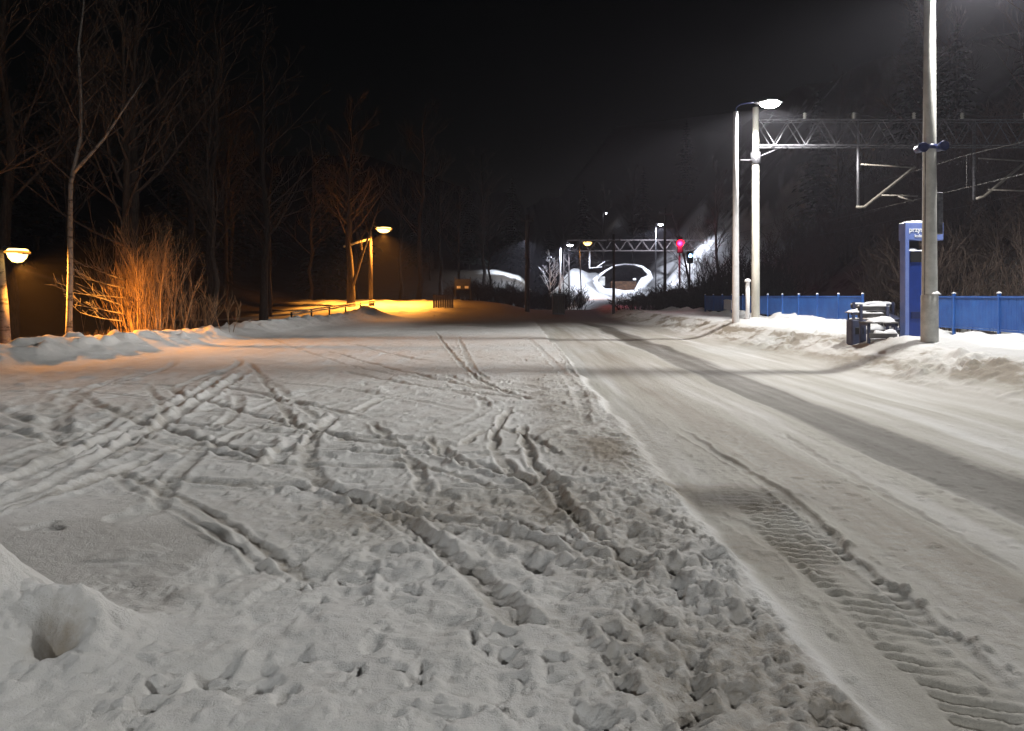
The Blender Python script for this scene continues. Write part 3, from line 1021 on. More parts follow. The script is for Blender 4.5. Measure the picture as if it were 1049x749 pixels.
# small white post beside the mast
q = at(766, 300, 31.5)
s = thing('marker_post', 'short white post with a cap between the lamp post and the concrete mast', 'post', (q.x, 31.5, hz(q.x, 31.5)))
m = MB(); m.tube([(0, 0, -.2), (0, 0, 1.6)], .085, 10); m.build('post', M['paintpole'], s)
m = MB(); m.lathe([(.13, 0), (.13, .06), (.09, .11), (.02, .13)], (0, 0, 1.6), 12); m.build('cap', M['snow'], s)

# ------------------------------------------------------------------ blue ticket totem
TY = 18.6
xa, xb, xs_ = at(927, 0, TY).x, at(948, 0, TY).x, at(967, 0, TY).x
zs0, zs1 = at(0, 246, TY).z, at(0, 228, TY).z
zg = .52
T = thing('ticket_totem', 'tall blue ticket totem with an overhanging lettered sign behind the near lamp post', 'ticket machine', (xa, TY, zg))
Wc, Ws = xb - xa, xs_ - xa
m = MB(); m.box((.045, .11, (zs1 - zg) / 2 - .1), (.10, .26, zs1 - zg + .2), 0, .012); m.build('side_frame', M['palblue'], T)
m = MB(); m.box((.10 + (Wc - .10) / 2, .20, (at(0, 257, TY).z - zg) / 2 - .1), (Wc - .10, .36, at(0, 257, TY).z - zg + .2), 0, .012); mb_ = m.build('cabinet', M['blue'], T)
m = MB(); m.box((.10 + (Wc - .10) / 2, .006, at(0, 263, TY).z - zg), (Wc - .16, .02, .26), 0, .004); m.build('screen', M['black'], mb_)
m = MB(); m.box((.10 + (Wc - .10) / 2, .006, .62), (Wc - .2, .02, .16), 0, .004); m.build('ticket_tray', M['navy'], mb_)
m = MB(); m.box((.10 + (Wc - .10) / 2, .33, at(0, 251, TY).z - zg), (Wc - .10, .05, .35)); m.build('back_plate', M['black'], T)
m = MB(); m.snowcap((.10 + (Wc - .10) / 2, .17, at(0, 257, TY).z - zg), (Wc - .14, .26), .07, 9); m.build('snow_cap', M['snow'], T)
m = MB(); m.box((Ws / 2, .16, (zs0 + zs1) / 2 - zg), (Ws, .30, zs1 - zs0), 0, .014); sg = m.build('sign', M['palblue'], T)
m = MB(); m.snowcap((Ws / 2, .16, zs1 - zg), (Ws, .28), .05, 12); m.build('snow_cap', M['snow'], T)


def lettering(txt, size, loc, parent):
    cu = bpy.data.curves.new('lettering', 'FONT')
    cu.body = txt; cu.size = size; cu.extrude = .004; cu.offset = size * .025
    o = bpy.data.objects.new('tmp', cu)
    COL.objects.link(o)
    dg = bpy.context.evaluated_depsgraph_get()
    me = bpy.data.meshes.new_from_object(o.evaluated_get(dg))
    bpy.data.objects.remove(o)
    me.materials.clear(); me.materials.append(M['white'])
    r = bpy.data.objects.new('lettering', me)
    COL.objects.link(r)
    r.parent = parent
    r.location = loc
    r.rotation_euler = (R(90), 0, 0)
    return r


lettering('przystanek', .155, (.10, .004, at(0, 237.5, TY).z - zg), sg)
lettering('kolejowy', .10, (.23, .004, at(0, 243, TY).z - zg), sg)

# ------------------------------------------------------------------ snowed up benches and bin
def bench(px0, px1, Y, label, snow_seed, back=True, tops=None):
    x0, x1 = at(px0, 0, Y).x, at(px1, 0, Y).x
    W = x1 - x0
    t = thing('platform_bench', label, 'bench', (x0, Y, hz((x0 + x1) / 2, Y) + .02), 0, 'snowed up benches on the platform')
    for i in range(2):
        l = MB()
        X = .06 + i * (W - .12)
        l.box((X, .04, .2), (.06, .05, .46)); l.box((X, .44, .42), (.06, .05, .9)); l.box((X, .24, .40), (.05, .45, .05))
        l.build('leg', M['binpaint'], t)
    s = MB()
    for k in range(4):
        s.box((W / 2, .04 + k * .115, .445), (W, .10, .035), 0, .006)
    s.build('seat', M['bench'], t)
    b = MB()
    for k in range(2):
        b.box((W / 2, .475, .60 + k * .17), (W, .035, .11), 0, .006)
    b.build('backrest', M['bench'], t)
    r = MB(); r.box((W / 2, .0, .15), (W - .1, .04, .12), 0, .006); r.build('front_rail', M['bench'], t)
    rr = random.Random(snow_seed)
    c = MB(); c.snowcap((W * .55, .2, .466), (W * .8, .42), .12, snow_seed, 14, 5); c.build('seat_snow', M['snow'], t)
    c = MB(); c.snowcap((W / 2, .475, .828), (W * .99, .085), .06, snow_seed + 1, 16, 4); c.snowcap((W * .45, .462, .657), (W * .7, .05), .03, snow_seed + 3, 12, 4); c.build('backrest_snow', M['snow'], t)
    c = MB(); c.snowcap((W * .55, -.03, .212), (W * .7, .12), .09, snow_seed + 2, 14, 4); c.build('rail_snow', M['snow'], t)
    return t


bench(888, 921, 18.1, 'nearer dark slatted bench under thick snow left of the blue ticket totem', 21)
bench(880, 926, 19.2, 'farther wide dark slatted bench with snow along its backrest', 31)
xbn = at(870, 0, 19.0).x
t = thing('litter_bin', 'blue litter bin with a snow cap at the left end of the benches', 'litter bin', (xbn + .17, 19.0, hz(xbn + .17, 19.0) - .12))
m = MB(); m.box((0, 0, .33), (.36, .34, .72), 0, .03); bb = m.build('body', M['binpaint'], t)
m = MB(); m.box((0, -.172, .42), (.20, .012, .16), 0, .004); m.build('opening', M['black'], bb)
for sx in (-1, 1):
    m = MB(); m.box((sx * .15, .1, .74), (.03, .03, .20)); m.build('lid_post', M['navy'], t)
m = MB(); m.box((0, 0, .85), (.40, .38, .03), 0, .008); m.build('lid', M['navy'], t)
m = MB(); m.snowcap((0, 0, .865), (.41, .38), .08, 14); m.build('snow_cap', M['snow'], t)

# ------------------------------------------------------------------ railway signals
def signal(px, py, Y, base_py, label, lens, r, h_head=.9, lightc=None, power=0):
    q = at(px, py, Y)
    zb_ = hz(q.x, Y)
    t = thing('railway_signal', label, 'signal', (q.x, Y, zb_), 0, 'railway signals')
    p = MB(); p.tube([(0, .16, -.3), (0, .16, q.z - zb_ + .3)], .07, 8); p.build('mast', M['darksteel'], t)
    b = MB(); b.box((0, .05, q.z - zb_ - .12), (.5, .12, h_head), 0, .06); bd = b.build('signal_head', M['black'], t)
    l = MB(); l.lathe([(r, .0), (r, -.03), (r * .7, -.06), (.02, -.07)], (0, -.012, q.z - zb_), 16, 'y'); l.build('lens', M[lens], bd)
    hd = MB()
    n = 12
    vs, fs = [], []
    for i in range(n + 1):
        a = math.pi * (i / n) * 1.1 - .05 * math.pi
        for (yy, rr) in ((-.012, r * 1.2), (-.30, r * 1.15), (-.30, r * 1.08), (-.012, r * 1.12)):
            vs.append((rr * math.cos(a), yy, q.z - zb_ + rr * math.sin(a)))
    for i in range(n):
        for k in range(4):
            a, b_ = i * 4 + k, i * 4 + (k + 1) % 4
            fs.append((a, b_, b_ + 4, a + 4))
    hd.add(vs, fs); hd.build('hood', M['black'], bd)
    if power:
        light('signal_light', t, (0, -.25, q.z - zb_), power, lightc, 'POINT', .1)
    return t


signal(696.5, 249.5, 66, 320, 'railway signal showing a glowing red light', 'red', .30, 1.4, (1, .02, .10), 600)
signal(707, 262, 60, 320, 'lower railway signal with a small blue-white light', 'bluelens', .14, .95)

# ------------------------------------------------------------------ dark poles at middle distance
def dark_pole(px, ytop, Y, r, label, cat='utility pole'):
    q = at(px, ytop, Y)
    zb_ = hz(q.x, Y)
    t = thing('utility_pole', label, cat, (q.x, Y, zb_), 0, 'dark poles along the railway')
    p = MB(); p.tube([(0, 0, -.3), (.02, 0, (q.z - zb_) * .5), (0, 0, q.z - zb_)], [r * 1.15, r, r * .85], 8)
    p.build('pole', M['timber'], t)
    c = MB(); c.box((0, -.06 - r, q.z - zb_ - .5), (1.0, .08, .1)); c.build('crossarm', M['timber'], t)
    for sx in (-1, 1):
        i_ = MB(); i_.lathe([(.03, 0), (.06, .05), (.04, .1), (.055, .14), (.02, .18)], (sx * .42, -.06 - r, q.z - zb_ - .45), 8); i_.build('insulator', M['darksteel'], t)
    return t


dark_pole(540, 220, 62, .17, 'thick dark wooden pole left of the far lattice mast')
dark_pole(628.5, 240, 58, .10, 'thin dark pole in front of the round snow-edged opening')
dark_pole(681, 213, 60, .11, 'thin dark pole just left of the red signal')

# dark cabinet in front of the far mast
q = at(572, 316, 60)
t = thing('relay_cabinet', 'dark boxy cabinet standing at the foot of the far mast', 'cabinet', (q.x, 60, hz(q.x, 60)))
m = MB(); m.box((0, 0, .78), (.95, .6, 1.5), 0, .03); cb = m.build('body', M['darksteel'], t)
m = MB(); m.box((0, 0, 1.56), (1.08, .72, .07), 0, .015); m.build('roof', M['darksteel'], t)
m = MB(); m.box((-.22, -.308, .78), (.42, .02, 1.3), 0, .004); m.build('door', M['timber'], t)
m = MB(); m.box((.22, -.308, .78), (.42, .02, 1.3), 0, .004); m.build('door', M['timber'], t)

# dark board fence at the foot of the side road, and the pale notice case behind
q = at(454, 312, 62)
t = thing('board_fence', 'dark timber board fence at the end of the amber lit side road', 'fence', (q.x, 62, hz(q.x, 62)))
for k in range(2):
    m = MB(); m.box((-.75 + k * 1.5, .05, .45), (.09, .09, 1.2)); m.build('post', M['timber'], t)
m = MB()
for k in range(9):
    m.box((-.72 + k * .18, -.012, .5 + .015 * math.sin(k * 2.1)), (.16, .025, 1.0))
m.build('boards', M['timber'], t)
q = at(474, 297, 72)
t = thing('notice_case', 'small glazed notice case with two pale sheets above the side road', 'notice board', (q.x, 72, hz(q.x, 72)))
dz = q.z - hz(q.x, 72)
for sx in (-1, 1):
    m = MB(); m.box((sx * .7, .03, (dz + 1.2) / 2 - .1), (.07, .07, dz + 1.4)); m.build('leg', M['darksteel'], t)
m = MB(); m.box((0, -.03, dz + .5), (1.35, .05, .95)); m.build('panel', M['darksteel'], t)
for sx in (-1, 1):
    m = MB(); m.box((sx * .36, -.063, dz + .24), (.34, .012, .22)); m.build('sheet', M['snow'], t)

# ------------------------------------------------------------------ round snow-rimmed opening far down the line
PY = 110.0
c = at(640, 287, PY)
t = thing('underpass', 'dark round opening rimmed with white snow in the far slope, brown earth inside', 'underpass', (c.x, PY, 1.2))
pts = [(609, 288), (613, 294), (617, 299.5), (628, 302), (640, 302), (652, 301), (656, 294), (660, 288), (666, 283.5), (664.5, 279), (658, 273.5), (650, 271), (640, 270.5), (630, 272), (621, 277), (614, 282)]
wid = [.35, .5, .75, .75, .65, .65, .6, .6, .5, .35, .16, .12, .10, .10, .14, .22]
ring = [at(a, b_, PY) - Vector((c.x, PY, 1.2)) for a, b_ in pts]
m = MB(); m.tube(ring + [ring[0]], [w for w in wid] + [wid[0]], 8, wob=.22, caps=False); m.build('snow_rim', M['snow'], t)
n = len(ring)
back = [Vector((p.x * .86, 3.2, p.z * .9 + .2)) for p in ring]
m = MB()
m.add(ring + back, [(i, (i + 1) % n, n + (i + 1) % n, n + i) for i in range(n)] + [tuple(range(n, 2 * n))], False)
m.build('hollow_wall', M['dark'], t)
m = MB(); xf = [at(626, 300, PY).x - c.x, at(654, 300, PY).x - c.x]
m.box(((xf[0] + xf[1]) / 2, 1.5, at(0, 294, PY).z - 1.2), (xf[1] - xf[0], .4, 1.6), 0, .2); m.build('earth_heap', M['portal'], t)
m = MB(); q0 = at(616, 288, PY); m.box((q0.x - c.x + .1, .3, q0.z - 1.2), (.9, .2, 1.3), 0, .05); m.build('pale_panel', M['concrete'], t)
m = MB(); q0 = at(651, 286, PY); m.box((q0.x - c.x, .9, q0.z - 1.2), (.45, .3, .3), 0, .05); m.build('snow_lump', M['snow'], t)

# ------------------------------------------------------------------ trees and shrubs
def branch(mb, p, d, L, r, depth, rnd, sides=4, up=.12, kids=(3, 5), spread=.7, twig=None, minr=.004):
    seg = 4 if depth > 0 else 3
    pts, rads = [p.copy()], [r]
    d = d.normalized()
    for i in range(seg):
        d = (d + Vector((rnd.uniform(-1, 1), rnd.uniform(-1, 1), rnd.uniform(-.6, 1) * .8)) * .16 + Vector((0, 0, up * .3))).normalized()
        p = p + d * (L / seg)
        pts.append(p.copy())
        rads.append(max(minr, r * (1 - .78 * (i + 1) / seg)))
    (twig if (twig is not None and depth == 0) else mb).tube(pts, rads, sides if depth > 0 else 3, True, False)
    if depth > 0:
        nk = rnd.randint(*kids)
        for k in range(nk):
            u = .25 + .75 * (k + rnd.random()) / nk
            i = min(seg - 1, int(u * seg))
            f = u * seg - i
            q = pts[i].lerp(pts[i + 1], min(1, f))
            dd = (pts[i + 1] - pts[i]).normalized()
            side = Vector((rnd.uniform(-1, 1), rnd.uniform(-1, 1), rnd.uniform(-.3, .5)))
            side = (side - dd * side.dot(dd)).normalized()
            nd = dd * (1 - spread * .5) + side * spread + Vector((0, 0, up))
            branch(mb, q, nd, L * rnd.uniform(.4, .62) * (1.1 - .4 * u), rads[i] * .55, depth - 1, rnd, sides, up, kids, spread, twig, minr)


def bare_tree(name, label, cat, loc, H, r, seed, m_trunk, m_crown, group=None, first=.3, nb=14, blen=.33, depth=2, lean=(0, 0), spread=.75, fork=None, crown_up=.25, minr=.006):
    rnd = random.Random(seed)
    t = thing(name, label, cat, loc, 0, group)
    tr, cr = MB(), MB()
    pts, rads = [], []
    n = 9
    for i in range(n + 1):
        u = i / n
        pts.append(Vector((lean[0] * u * H + rnd.uniform(-1, 1) * .012 * H * (u > 0), lean[1] * u * H + rnd.uniform(-1, 1) * .012 * H * (u > 0), -.3 + u * (H + .3))))
        rads.append(r * (1.15 - .05 * 0) * (1 - .93 * u ** 1.1) + minr)
    rads[0] *= 1.25
    tr.tube(pts, rads, 8)
    if fork:
        for (u, d, L, rr) in fork:
            i = int(u * n)
            q = pts[i].lerp(pts[i + 1], u * n - i)
            ps, rs = [q], [rr]
            dv = Vector(d).normalized()
            for k in range(5):
                dv = (dv + Vector((rnd.uniform(-.1, .1), rnd.uniform(-.1, .1), .10))).normalized()
                ps.append(ps[-1] + dv * L / 5)
                rs.append(rr * (1 - .16 * (k + 1)))
            tr.tube(ps, rs, 6)
            for k in range(2, 6):
                for j in range(2):
                    branch(cr, ps[k], dv + Vector((rnd.uniform(-1, 1), rnd.uniform(-1, 1), rnd.uniform(-.2, .6))), L * .35, rs[k] * .5, 1, rnd, 4, crown_up, (3, 5), spread, None, minr)
    for k in range(nb):
        u = first + (1 - first) * ((k + rnd.random() * .8) / nb) * .97
        i = min(n - 1, int(u * n))
        q = pts[i].lerp(pts[i + 1], u * n - i)
        a = rnd.uniform(0, 2 * math.pi)
        el = rnd.uniform(.25, .9) + u * .4
        d = Vector((math.cos(a), math.sin(a), el))
        L = H * blen * (1.15 - .8 * (u - first) / (1 - first)) * rnd.uniform(.7, 1.2)
        branch(cr, q, d, L, max(minr * 1.6, rads[i] * .42), depth, rnd, 4, crown_up, (3, 5), spread, None, minr)
    tr.build('trunk', m_trunk, t)
    cr.build('crown', m_crown, t)
    return t


# the birch behind the bank, left
b = at(70, 345, 25)
bare_tree('birch_tree', 'slender pale birch with one rising side limb left of the lit shrub', 'tree', (b.x, 25, hz(b.x, 25)), 12.5, .085, 3, M['birch'], M['twig'], first=.45, nb=16, blen=.2,
          lean=(.035, .0), fork=[(.47, (.75, .1, .75), 3.6, .06)])

# multi-stemmed shrub lit by the amber lamp
rnd = random.Random(8)
b = at(150, 345, 27.5)
t = thing('osier_shrub', 'large many-stemmed leafless shrub glowing amber behind the snow bank', 'shrub', (b.x, 27.5, hz(b.x, 27.5)))
st_ = MB()
for k in range(52):
    px = rnd.gauss(0, .46)
    p = Vector((px, rnd.uniform(-.5, .6), -.1))
    d = Vector((px * .22 + rnd.uniform(-.16, .16), rnd.uniform(-.14, .14), 1))
    L = rnd.uniform(1.6, 3.7) * (1 - .06 * abs(px))
    branch(st_, p, d, L, rnd.uniform(.014, .040), 2, rnd, 5, .22, (4, 6), .45, None, .004)
st_.build('stems', M['osier'], t)
lt = MB()
for (z, L, e) in ((1.0, 1.6, .06), (1.55, 2.0, .12), (1.9, 1.7, .2), (2.2, 1.5, .35), (.75, 1.4, .02), (1.3, 1.2, .3)):
    branch(lt, Vector((-.75, rnd.uniform(-.4, .2), z)), Vector((-1, rnd.uniform(-.3, .1), e)), L, .034, 2, rnd, 5, .10, (3, 4), .6, None, .010)
lb = lt.build('side_branch', M['birch'], t)
lb['label'] = 'pale frosted side branches reaching left'
# smaller shrubs around
for (px, Y, H_, n_, lab) in ((196, 28.5, 1.7, 26, 'low reddish brush right of the large lit shrub'), (118, 30, 3.6, 18, 'thin upright brush close behind the large lit shrub')):
    b = at(px, 340, Y)
    t = thing('brush_shrub', lab, 'shrub', (b.x, Y, hz(b.x, Y)))
    st_ = MB()
    for k in range(n_):
        p = Vector((rnd.gauss(0, .55), rnd.uniform(-.4, .4), -.1))
        branch(st_, p, Vector((rnd.uniform(-.3, .3), rnd.uniform(-.3, .3), 1)), H_ * rnd.uniform(.6, 1.1), .014, 2, rnd, 4, .2, (3, 5), .4, None, .005)
    st_.build('stems', M['osier'], t)

# dead grass behind the bank
g = MB()
for k in range(3600):
    y = rnd.uniform(23.5, 30)
    d_, _ = 0, 0
    x = rnd.uniform(-16.5, -11.6)
    if rnd.random() < abs(x + 13.6) / 3.6: continue
    h = rnd.uniform(.25, .7)
    z = hz(x, y) - .05
    a = rnd.uniform(0, 6.28)
    bx, by = rnd.uniform(-.25, .25), rnd.uniform(-.25, .25)
    wx, wy = .008 * math.cos(a), .008 * math.sin(a)
    g.add([(x - wx, y - wy, z), (x + wx, y + wy, z), (x + bx * .4 + wx * .7, y + by * .4 + wy * .7, z + h * .6), (x + bx * .4 - wx * .7, y + by * .4 - wy * .7, z + h * .6), (x + bx, y + by, z + h)],
          [(0, 1, 2, 3), (3, 2, 4)])
tag(g.build('dead_grass', M['hay']), 'tall dead grass at the foot of the lit shrub', 'grass', kind='stuff')

# forked tree by the side lamp
b = at(359, 312, 62.5)
ft = bare_tree('forked_tree', 'forked bare tree lit amber just left of the side road lamp', 'tree', (b.x, 62.5, hz(b.x, 62.5)), 12.5, .26, 17, M['bark'], M['twig'], first=.5, nb=12, blen=.25, lean=(-.02, 0),
               fork=[(.13, (.26, 0, 1), 7.5, .16)], minr=.012)
# the tie bar between tree and lamp
p1, p2 = at(352, 252.5, 62.6), at(378, 245, 63.8)
m = MB(); m.tube([p1, p2], .09, 8); tag(m.build('tie_bar', M['concrete2']), 'slanting pale bar between the forked tree and the side road lamp', 'bar')

# guard rail along the side road
p1, p2 = at(300, 322, 50), at(384, 309.5, 64)
t = thing('guard_rail', 'low pale guard rail climbing along the left side of the side road', 'guard rail', (p1.x, p1.y, hz(p1.x, p1.y)))
P1 = Vector((p1.x, p1.y, p1.z)); P2 = Vector((p2.x, p2.y, p2.z)); O = Vector(t.location)
nrm = Vector((-(P2 - P1).y, (P2 - P1).x, 0)).normalized()
m = MB()
for k in range(2):
    u = Vector((0, 0, .0 + .14 * k))
    m.tube([P1 - O + u, (P1 + P2) / 2 - O + u, P2 - O + u], .05, 6)
m.build('rail', M['concrete2'], t)
for k in range(6):
    q = P1.lerp(P2, k / 5)
    zz = hz(q.x, q.y)
    m = MB(); m.box((q.x - O.x + nrm.x * .09, q.y - O.y + nrm.y * .09, (zz + q.z) / 2 - O.z), (.1, .1, max(.2, q.z - zz + .3))); m.build('post', M['timber'], t)

# ---- the wood on the left and behind: bare trees and firs
protos = []
for k in range(5):
    protos.append(bare_tree('bare_tree', 'tall dark leafless tree in the wood behind the snow bank', 'tree', (0, 0, 0), 13 + 1.5 * k, .15 + .02 * k, 40 + k, M['bark'], M['twig'], 'leafless trees of the left wood', first=.3, nb=21, blen=.26, depth=2, lean=(.02 * (k - 2), 0), minr=.011))


def fir(label, loc, H, seed, group):
    rnd = random.Random(seed)
    t = thing('fir_tree', label, 'tree', loc, 0, group)
    tr = MB(); tr.tube([(0, 0, -.3), (0, 0, H * .6), (0, 0, H)], [.2, .12, .02], 7); tr.build('trunk', M['bark'], t)
    cr = MB()
    L = int(H * 2.2)
    for i in range(L):
        u = i / L
        z = H * (.10 + .88 * u)
        rad = H * .24 * (1 - u) ** .85 + .12
        for k in range(9):
            a = rnd.uniform(0, 6.28)
            r_ = rad * rnd.uniform(.6, 1.1)
            dz_ = -r_ * rnd.uniform(.15, .45)
            ca, sa = math.cos(a), math.sin(a)
            for j in range(4):
                f0, f1 = j / 4, (j + 1) / 4
                w = .20 * r_ * (1 - f0) + .08
                z0, z1_ = z + dz_ * f0 * f0, z + dz_ * f1 * f1
                jx = rnd.uniform(-.08, .08)
                cr.add([(ca * r_ * f0, sa * r_ * f0, z0 + .05), (ca * r_ * (f0 + .13) - sa * w, sa * r_ * (f0 + .13) + ca * w, z0 - w * .5 + jx), (ca * r_ * f1, sa * r_ * f1, z1_),
                        (ca * r_ * (f0 + .13) + sa * w, sa * r_ * (f0 + .13) - ca * w, z0 - w * .5 - jx)], [(0, 1, 2, 3)])
    cr.build('crown', M['fir'], t)
    return t


firs = [fir('dark fir standing deep in the wood', (0, 0, 0), 13 + 3 * k, 70 + k, 'firs of the wood') for k in range(2)]
rnd = random.Random(77)
spots = [(-15.2, 31, 1), (-16.8, 35, 3), (-14.6, 39, 0), (-18.5, 26, 2), (-17.0, 44, 4), (-21, 33, 3), (-23, 41, 1), (-14.8, 47, 2), (-25, 29, 4), (-27, 36, 0), (-20, 49, 3), (-17, 55, 1), (-22, 60, 4), (-14.6, 71, 3), (-19, 74, 0), (-28, 50, 2), (-31, 42, 3), (-33, 34, 1), (-25, 70, 2), (-10, 84, 4), (-6, 88, 1), (-13, 92, 2), (-17, 86, 3), (-2.5, 92, 0), (-30, 62, 4), (-9, 100, 2), (-21, 95, 1), (-4, 112, 3), (-12, 116, 0), (3, 140, 2), (10, 146, 4), (16, 138, 1), (-5, 140, 1), (-14, 138, 4), (22, 144, 3)]
spots += [(30, 44, 1), (34, 52, 3), (38, 40, 0), (31, 60, 4), (37, 66, 2), (43, 50, 1), (33, 74, 0), (41, 78, 3), (29, 70, 1), (46, 62, 4), (36, 86, 2), (45, 88, 0)]
used = set()
for (x, y, k) in spots:
    o = protos[k] if k not in used else copy_tree(protos[k])
    used.add(k)
    o.location = (x, y, hz(x, y) - .05)
    o.rotation_euler = (0, 0, rnd.uniform(0, 6.28))
    s_ = rnd.uniform(.85, 1.15)
    o.scale = (s_, s_, s_)
    if x > 26: o['label'] = 'dark leafless tree on the hillside behind the gantry'; o['group'] = 'leafless trees of the railway hillside'
    elif y > 100: o['label'] = 'dark leafless tree on the far slope at the end of the valley'; o['group'] = 'leafless trees of the far slope'
    elif y > 66: o['label'] = 'dark leafless tree behind the amber lit side road'; o['group'] = 'leafless trees behind the side road'
fs_ = [(-27, 32), (-32, 45), (33, 47), (40, 56), (35, 62), (44, 44), (39, 72), (32, 82), (48, 70), (43, 84), (50, 54), (-22, 53), (-36, 38), (-26, 64), (-35, 58), (-19, 80), (-28, 82), (-7, 128), (-15, 126), (-22, 110), (7, 150), (14, 154), (25, 150), (0, 152), (31, 140), (-40, 48), (-30, 100)]
for i, (x, y) in enumerate(fs_):
    o = firs[i] if i < 2 else copy_tree(firs[i % 2])
    o.location = (x, y, hz(x, y) - .05)
    o.rotation_euler = (0, 0, rnd.uniform(0, 6.28))
    s_ = rnd.uniform(.85, 1.2)
    o.scale = (s_, s_, s_)
    if x > 26 and y < 95: o['label'] = 'dark fir on the hillside behind the gantry'; o['group'] = 'firs of the railway hillside'
    elif y > 100: o['label'] = 'dark fir on the far slope at the end of the valley'; o['group'] = 'firs of the far slope'


# ---- brush: hedge-like dark shrubs and the growth on the railway hillside
def brush_proto(name, label, cat, H, W, n, seed, m_, group, depth=2):
    rnd = random.Random(seed)
    t = thing(name, label, cat, (0, 0, 0), 0, group)
    s = MB()
    for k in range(n):
        a = rnd.uniform(0, 6.28)
        rr = W * .35 * rnd.random() ** .6
        p = Vector((rr * math.cos(a), rr * math.sin(a), -.1))
        branch(s, p, Vector((math.cos(a) * .45 * rnd.random(), math.sin(a) * .45 * rnd.random(), 1)), H * rnd.uniform(.55, 1.05), .03, depth, rnd, 4, .15, (4, 6), .65, None, .012)
    s.build('stems', m_, t)
    return t


db = [brush_proto('dark_shrub', 'dark dense leafless shrub below the lit snow slope', 'shrub', 2.2, 2.6, 34, 90 + k, M['darkbush'], 'dark shrubs between road and signals') for k in range(2)]
ds = [(9.6, 57, .55), (10.6, 58, .6), (11.5, 56.5, .65), (12.3, 58.5, .75), (13.0, 56, .9), (13.8, 58, 1.1), (14.6, 56, 1.4), (15.6, 58, 1.7), (16.6, 56.5, 1.9), (17.8, 58, 2.0), (14.6, 62, 1.3), (16.4, 63, 1.9), (8.9, 59, .45), (19.2, 57, 2.0), (13.2, 60, .95), (11.8, 61, .7)]
for i, (x, y, s_) in enumerate(ds):
    o = db[i] if i < 2 else copy_tree(db[i % 2])
    o.location = (x, y, hz(x, y) - .05)
    o.rotation_euler = (0, 0, rnd.uniform(0, 6.28))
    o.scale = (1.15, 1.15, s_)
for i in range(15):
    o = copy_tree(db[i % 2])
    x, y = -5.0 + i * .78 + rnd.uniform(-.3, .3), rnd.uniform(75, 84)
    o.location = (x, y, hz(x, y) - .05)
    o.rotation_euler = (0, 0, rnd.uniform(0, 6.28))
    o.scale = (1.15, 1.15, rnd.uniform(.6, .95))
    o['label'] = 'dark shrub under the lit snow patch beyond the side road'; o['group'] = 'dark shrubs beyond the side road'
hb_ = [brush_proto('hillside_shrub', 'frosty leafless shrub on the hillside behind the railway', 'shrub', 3.4, 3.0, 22, 95 + k, M['twig'], 'shrubs on the railway hillside') for k in range(3)]
for i in range(64):
    o = hb_[i] if i < 3 else copy_tree(hb_[i % 3])
    y = rnd.uniform(30, 80)
    x = rnd.uniform(21.5, 36)
    o.location = (x, y, hz(x, y) - .05)
    o.rotation_euler = (0, 0, rnd.uniform(0, 6.28))
    s_ = rnd.uniform(.7, 1.5)
    o.scale = (s_, s_, s_ * rnd.uniform(.8, 1.2))
sl = [(21.5, 100), (25.5, 103), (22.5, 96), (28.5, 105), (24.5, 110), (29.5, 98)]
for i, (x, y) in enumerate(sl):
    o = copy_tree(hb_[i % 3])
    o.location = (x, y, hz(x, y) - .05)
    s_ = rnd.uniform(.5, .9)
    o.scale = (s_, s_, s_)
    o['label'] = 'small dark shrub on the lit white slope right of the signals'; o['group'] = 'shrubs on the lit white slope'
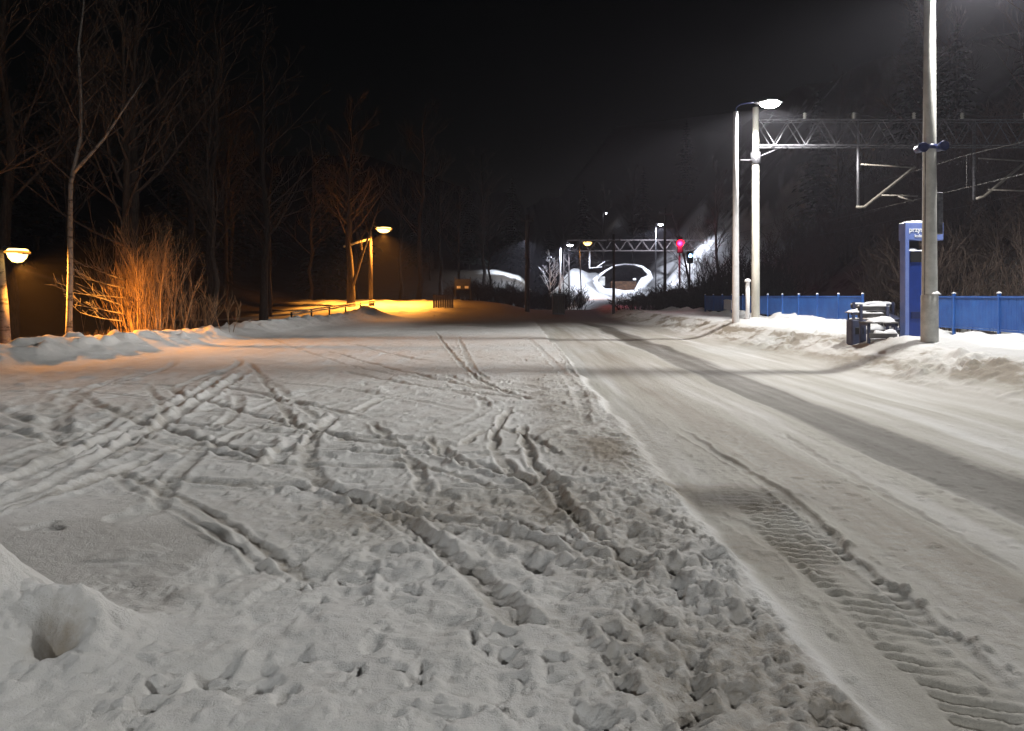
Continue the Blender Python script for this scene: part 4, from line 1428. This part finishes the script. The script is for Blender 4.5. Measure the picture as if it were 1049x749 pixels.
# frosted bush by the far lamp and dark trees in front of the slope
t = bare_tree('frosted_tree', 'frosted white twigged tree left of the far white lamp', 'tree', (at(563, 0, 101).x, 101, hz(4.8, 101)), 7.0, .12, 66, M['concrete'], M['paintpole'], first=.25, nb=14, blen=.3, minr=.02)
for (px, Y, H_, lab) in ((735, 62, 12, 'dark slim tree just left of the slim white lamp post'), (713, 84, 11, 'dark leaning tree right of the blue-white signal')):
    q = at(px, 300, Y)
    bare_tree('slim_tree', lab, 'tree', (q.x, Y, hz(q.x, Y)), H_, .13, int(px), M['bark'], M['twig'], first=.3, nb=12, blen=.22, lean=(-.25 if px == 713 else 0, 0), minr=.012)

# ------------------------------------------------------------------ air: thin freezing haze
m, nt, b = new_mat('night_haze')
nt.nodes.remove(b)
pv = nt.nodes.new('ShaderNodeVolumePrincipled')
pv.inputs['Color'].default_value = (.84, .82, .95, 1)
pv.inputs['Density'].default_value = .00055
pv.inputs['Anisotropy'].default_value = .35
nt.links.new(pv.outputs[0], nt.nodes['Material Output'].inputs['Volume'])
hz_b = MB(); hz_b.box((0, 147, 58), (310, 352, 122))
tag(hz_b.build('haze', m), 'thin frosty night haze', 'haze', kind='stuff')

# ------------------------------------------------------------------ night sky
w = bpy.data.worlds.new('World')
sc.world = w
w.use_nodes = True
bg = w.node_tree.nodes['Background']
sky = w.node_tree.nodes.new('ShaderNodeTexSky')
sky.sky_type = 'NISHITA'
sky.sun_disc = False
sky.sun_elevation = R(3)
sky.sun_rotation = R(200)
w.node_tree.links.new(sky.outputs[0], bg.inputs['Color'])
bg.inputs['Strength'].default_value = .0005

# ------------------------------------------------------------------ camera
cam = bpy.data.cameras.new('camera')
cam.sensor_width = 36
cam.lens = F / 1049 * 36
cam.shift_y = -(374.5 - HY) / 1049
cam.clip_end = 2000
cam.clip_start = .05
co = bpy.data.objects.new('camera', cam)
COL.objects.link(co)
co.location = (0, 0, EYE)
co.rotation_euler = (R(90), 0, 0)
sc.camera = co
sc.view_settings.view_transform = 'Standard'
sc.view_settings.look = 'None'
sc.view_settings.exposure = .12
sc.view_settings.gamma = 1
sc.view_settings.use_curve_mapping = False
sc.render.engine = 'CYCLES'
cy = sc.cycles
cy.use_denoising = True
cy.max_bounces = 5
cy.diffuse_bounces = 2
cy.glossy_bounces = 2
cy.volume_bounces = 0
cy.transparent_max_bounces = 4
cy.sample_clamp_indirect = 4
cy.use_light_tree = True
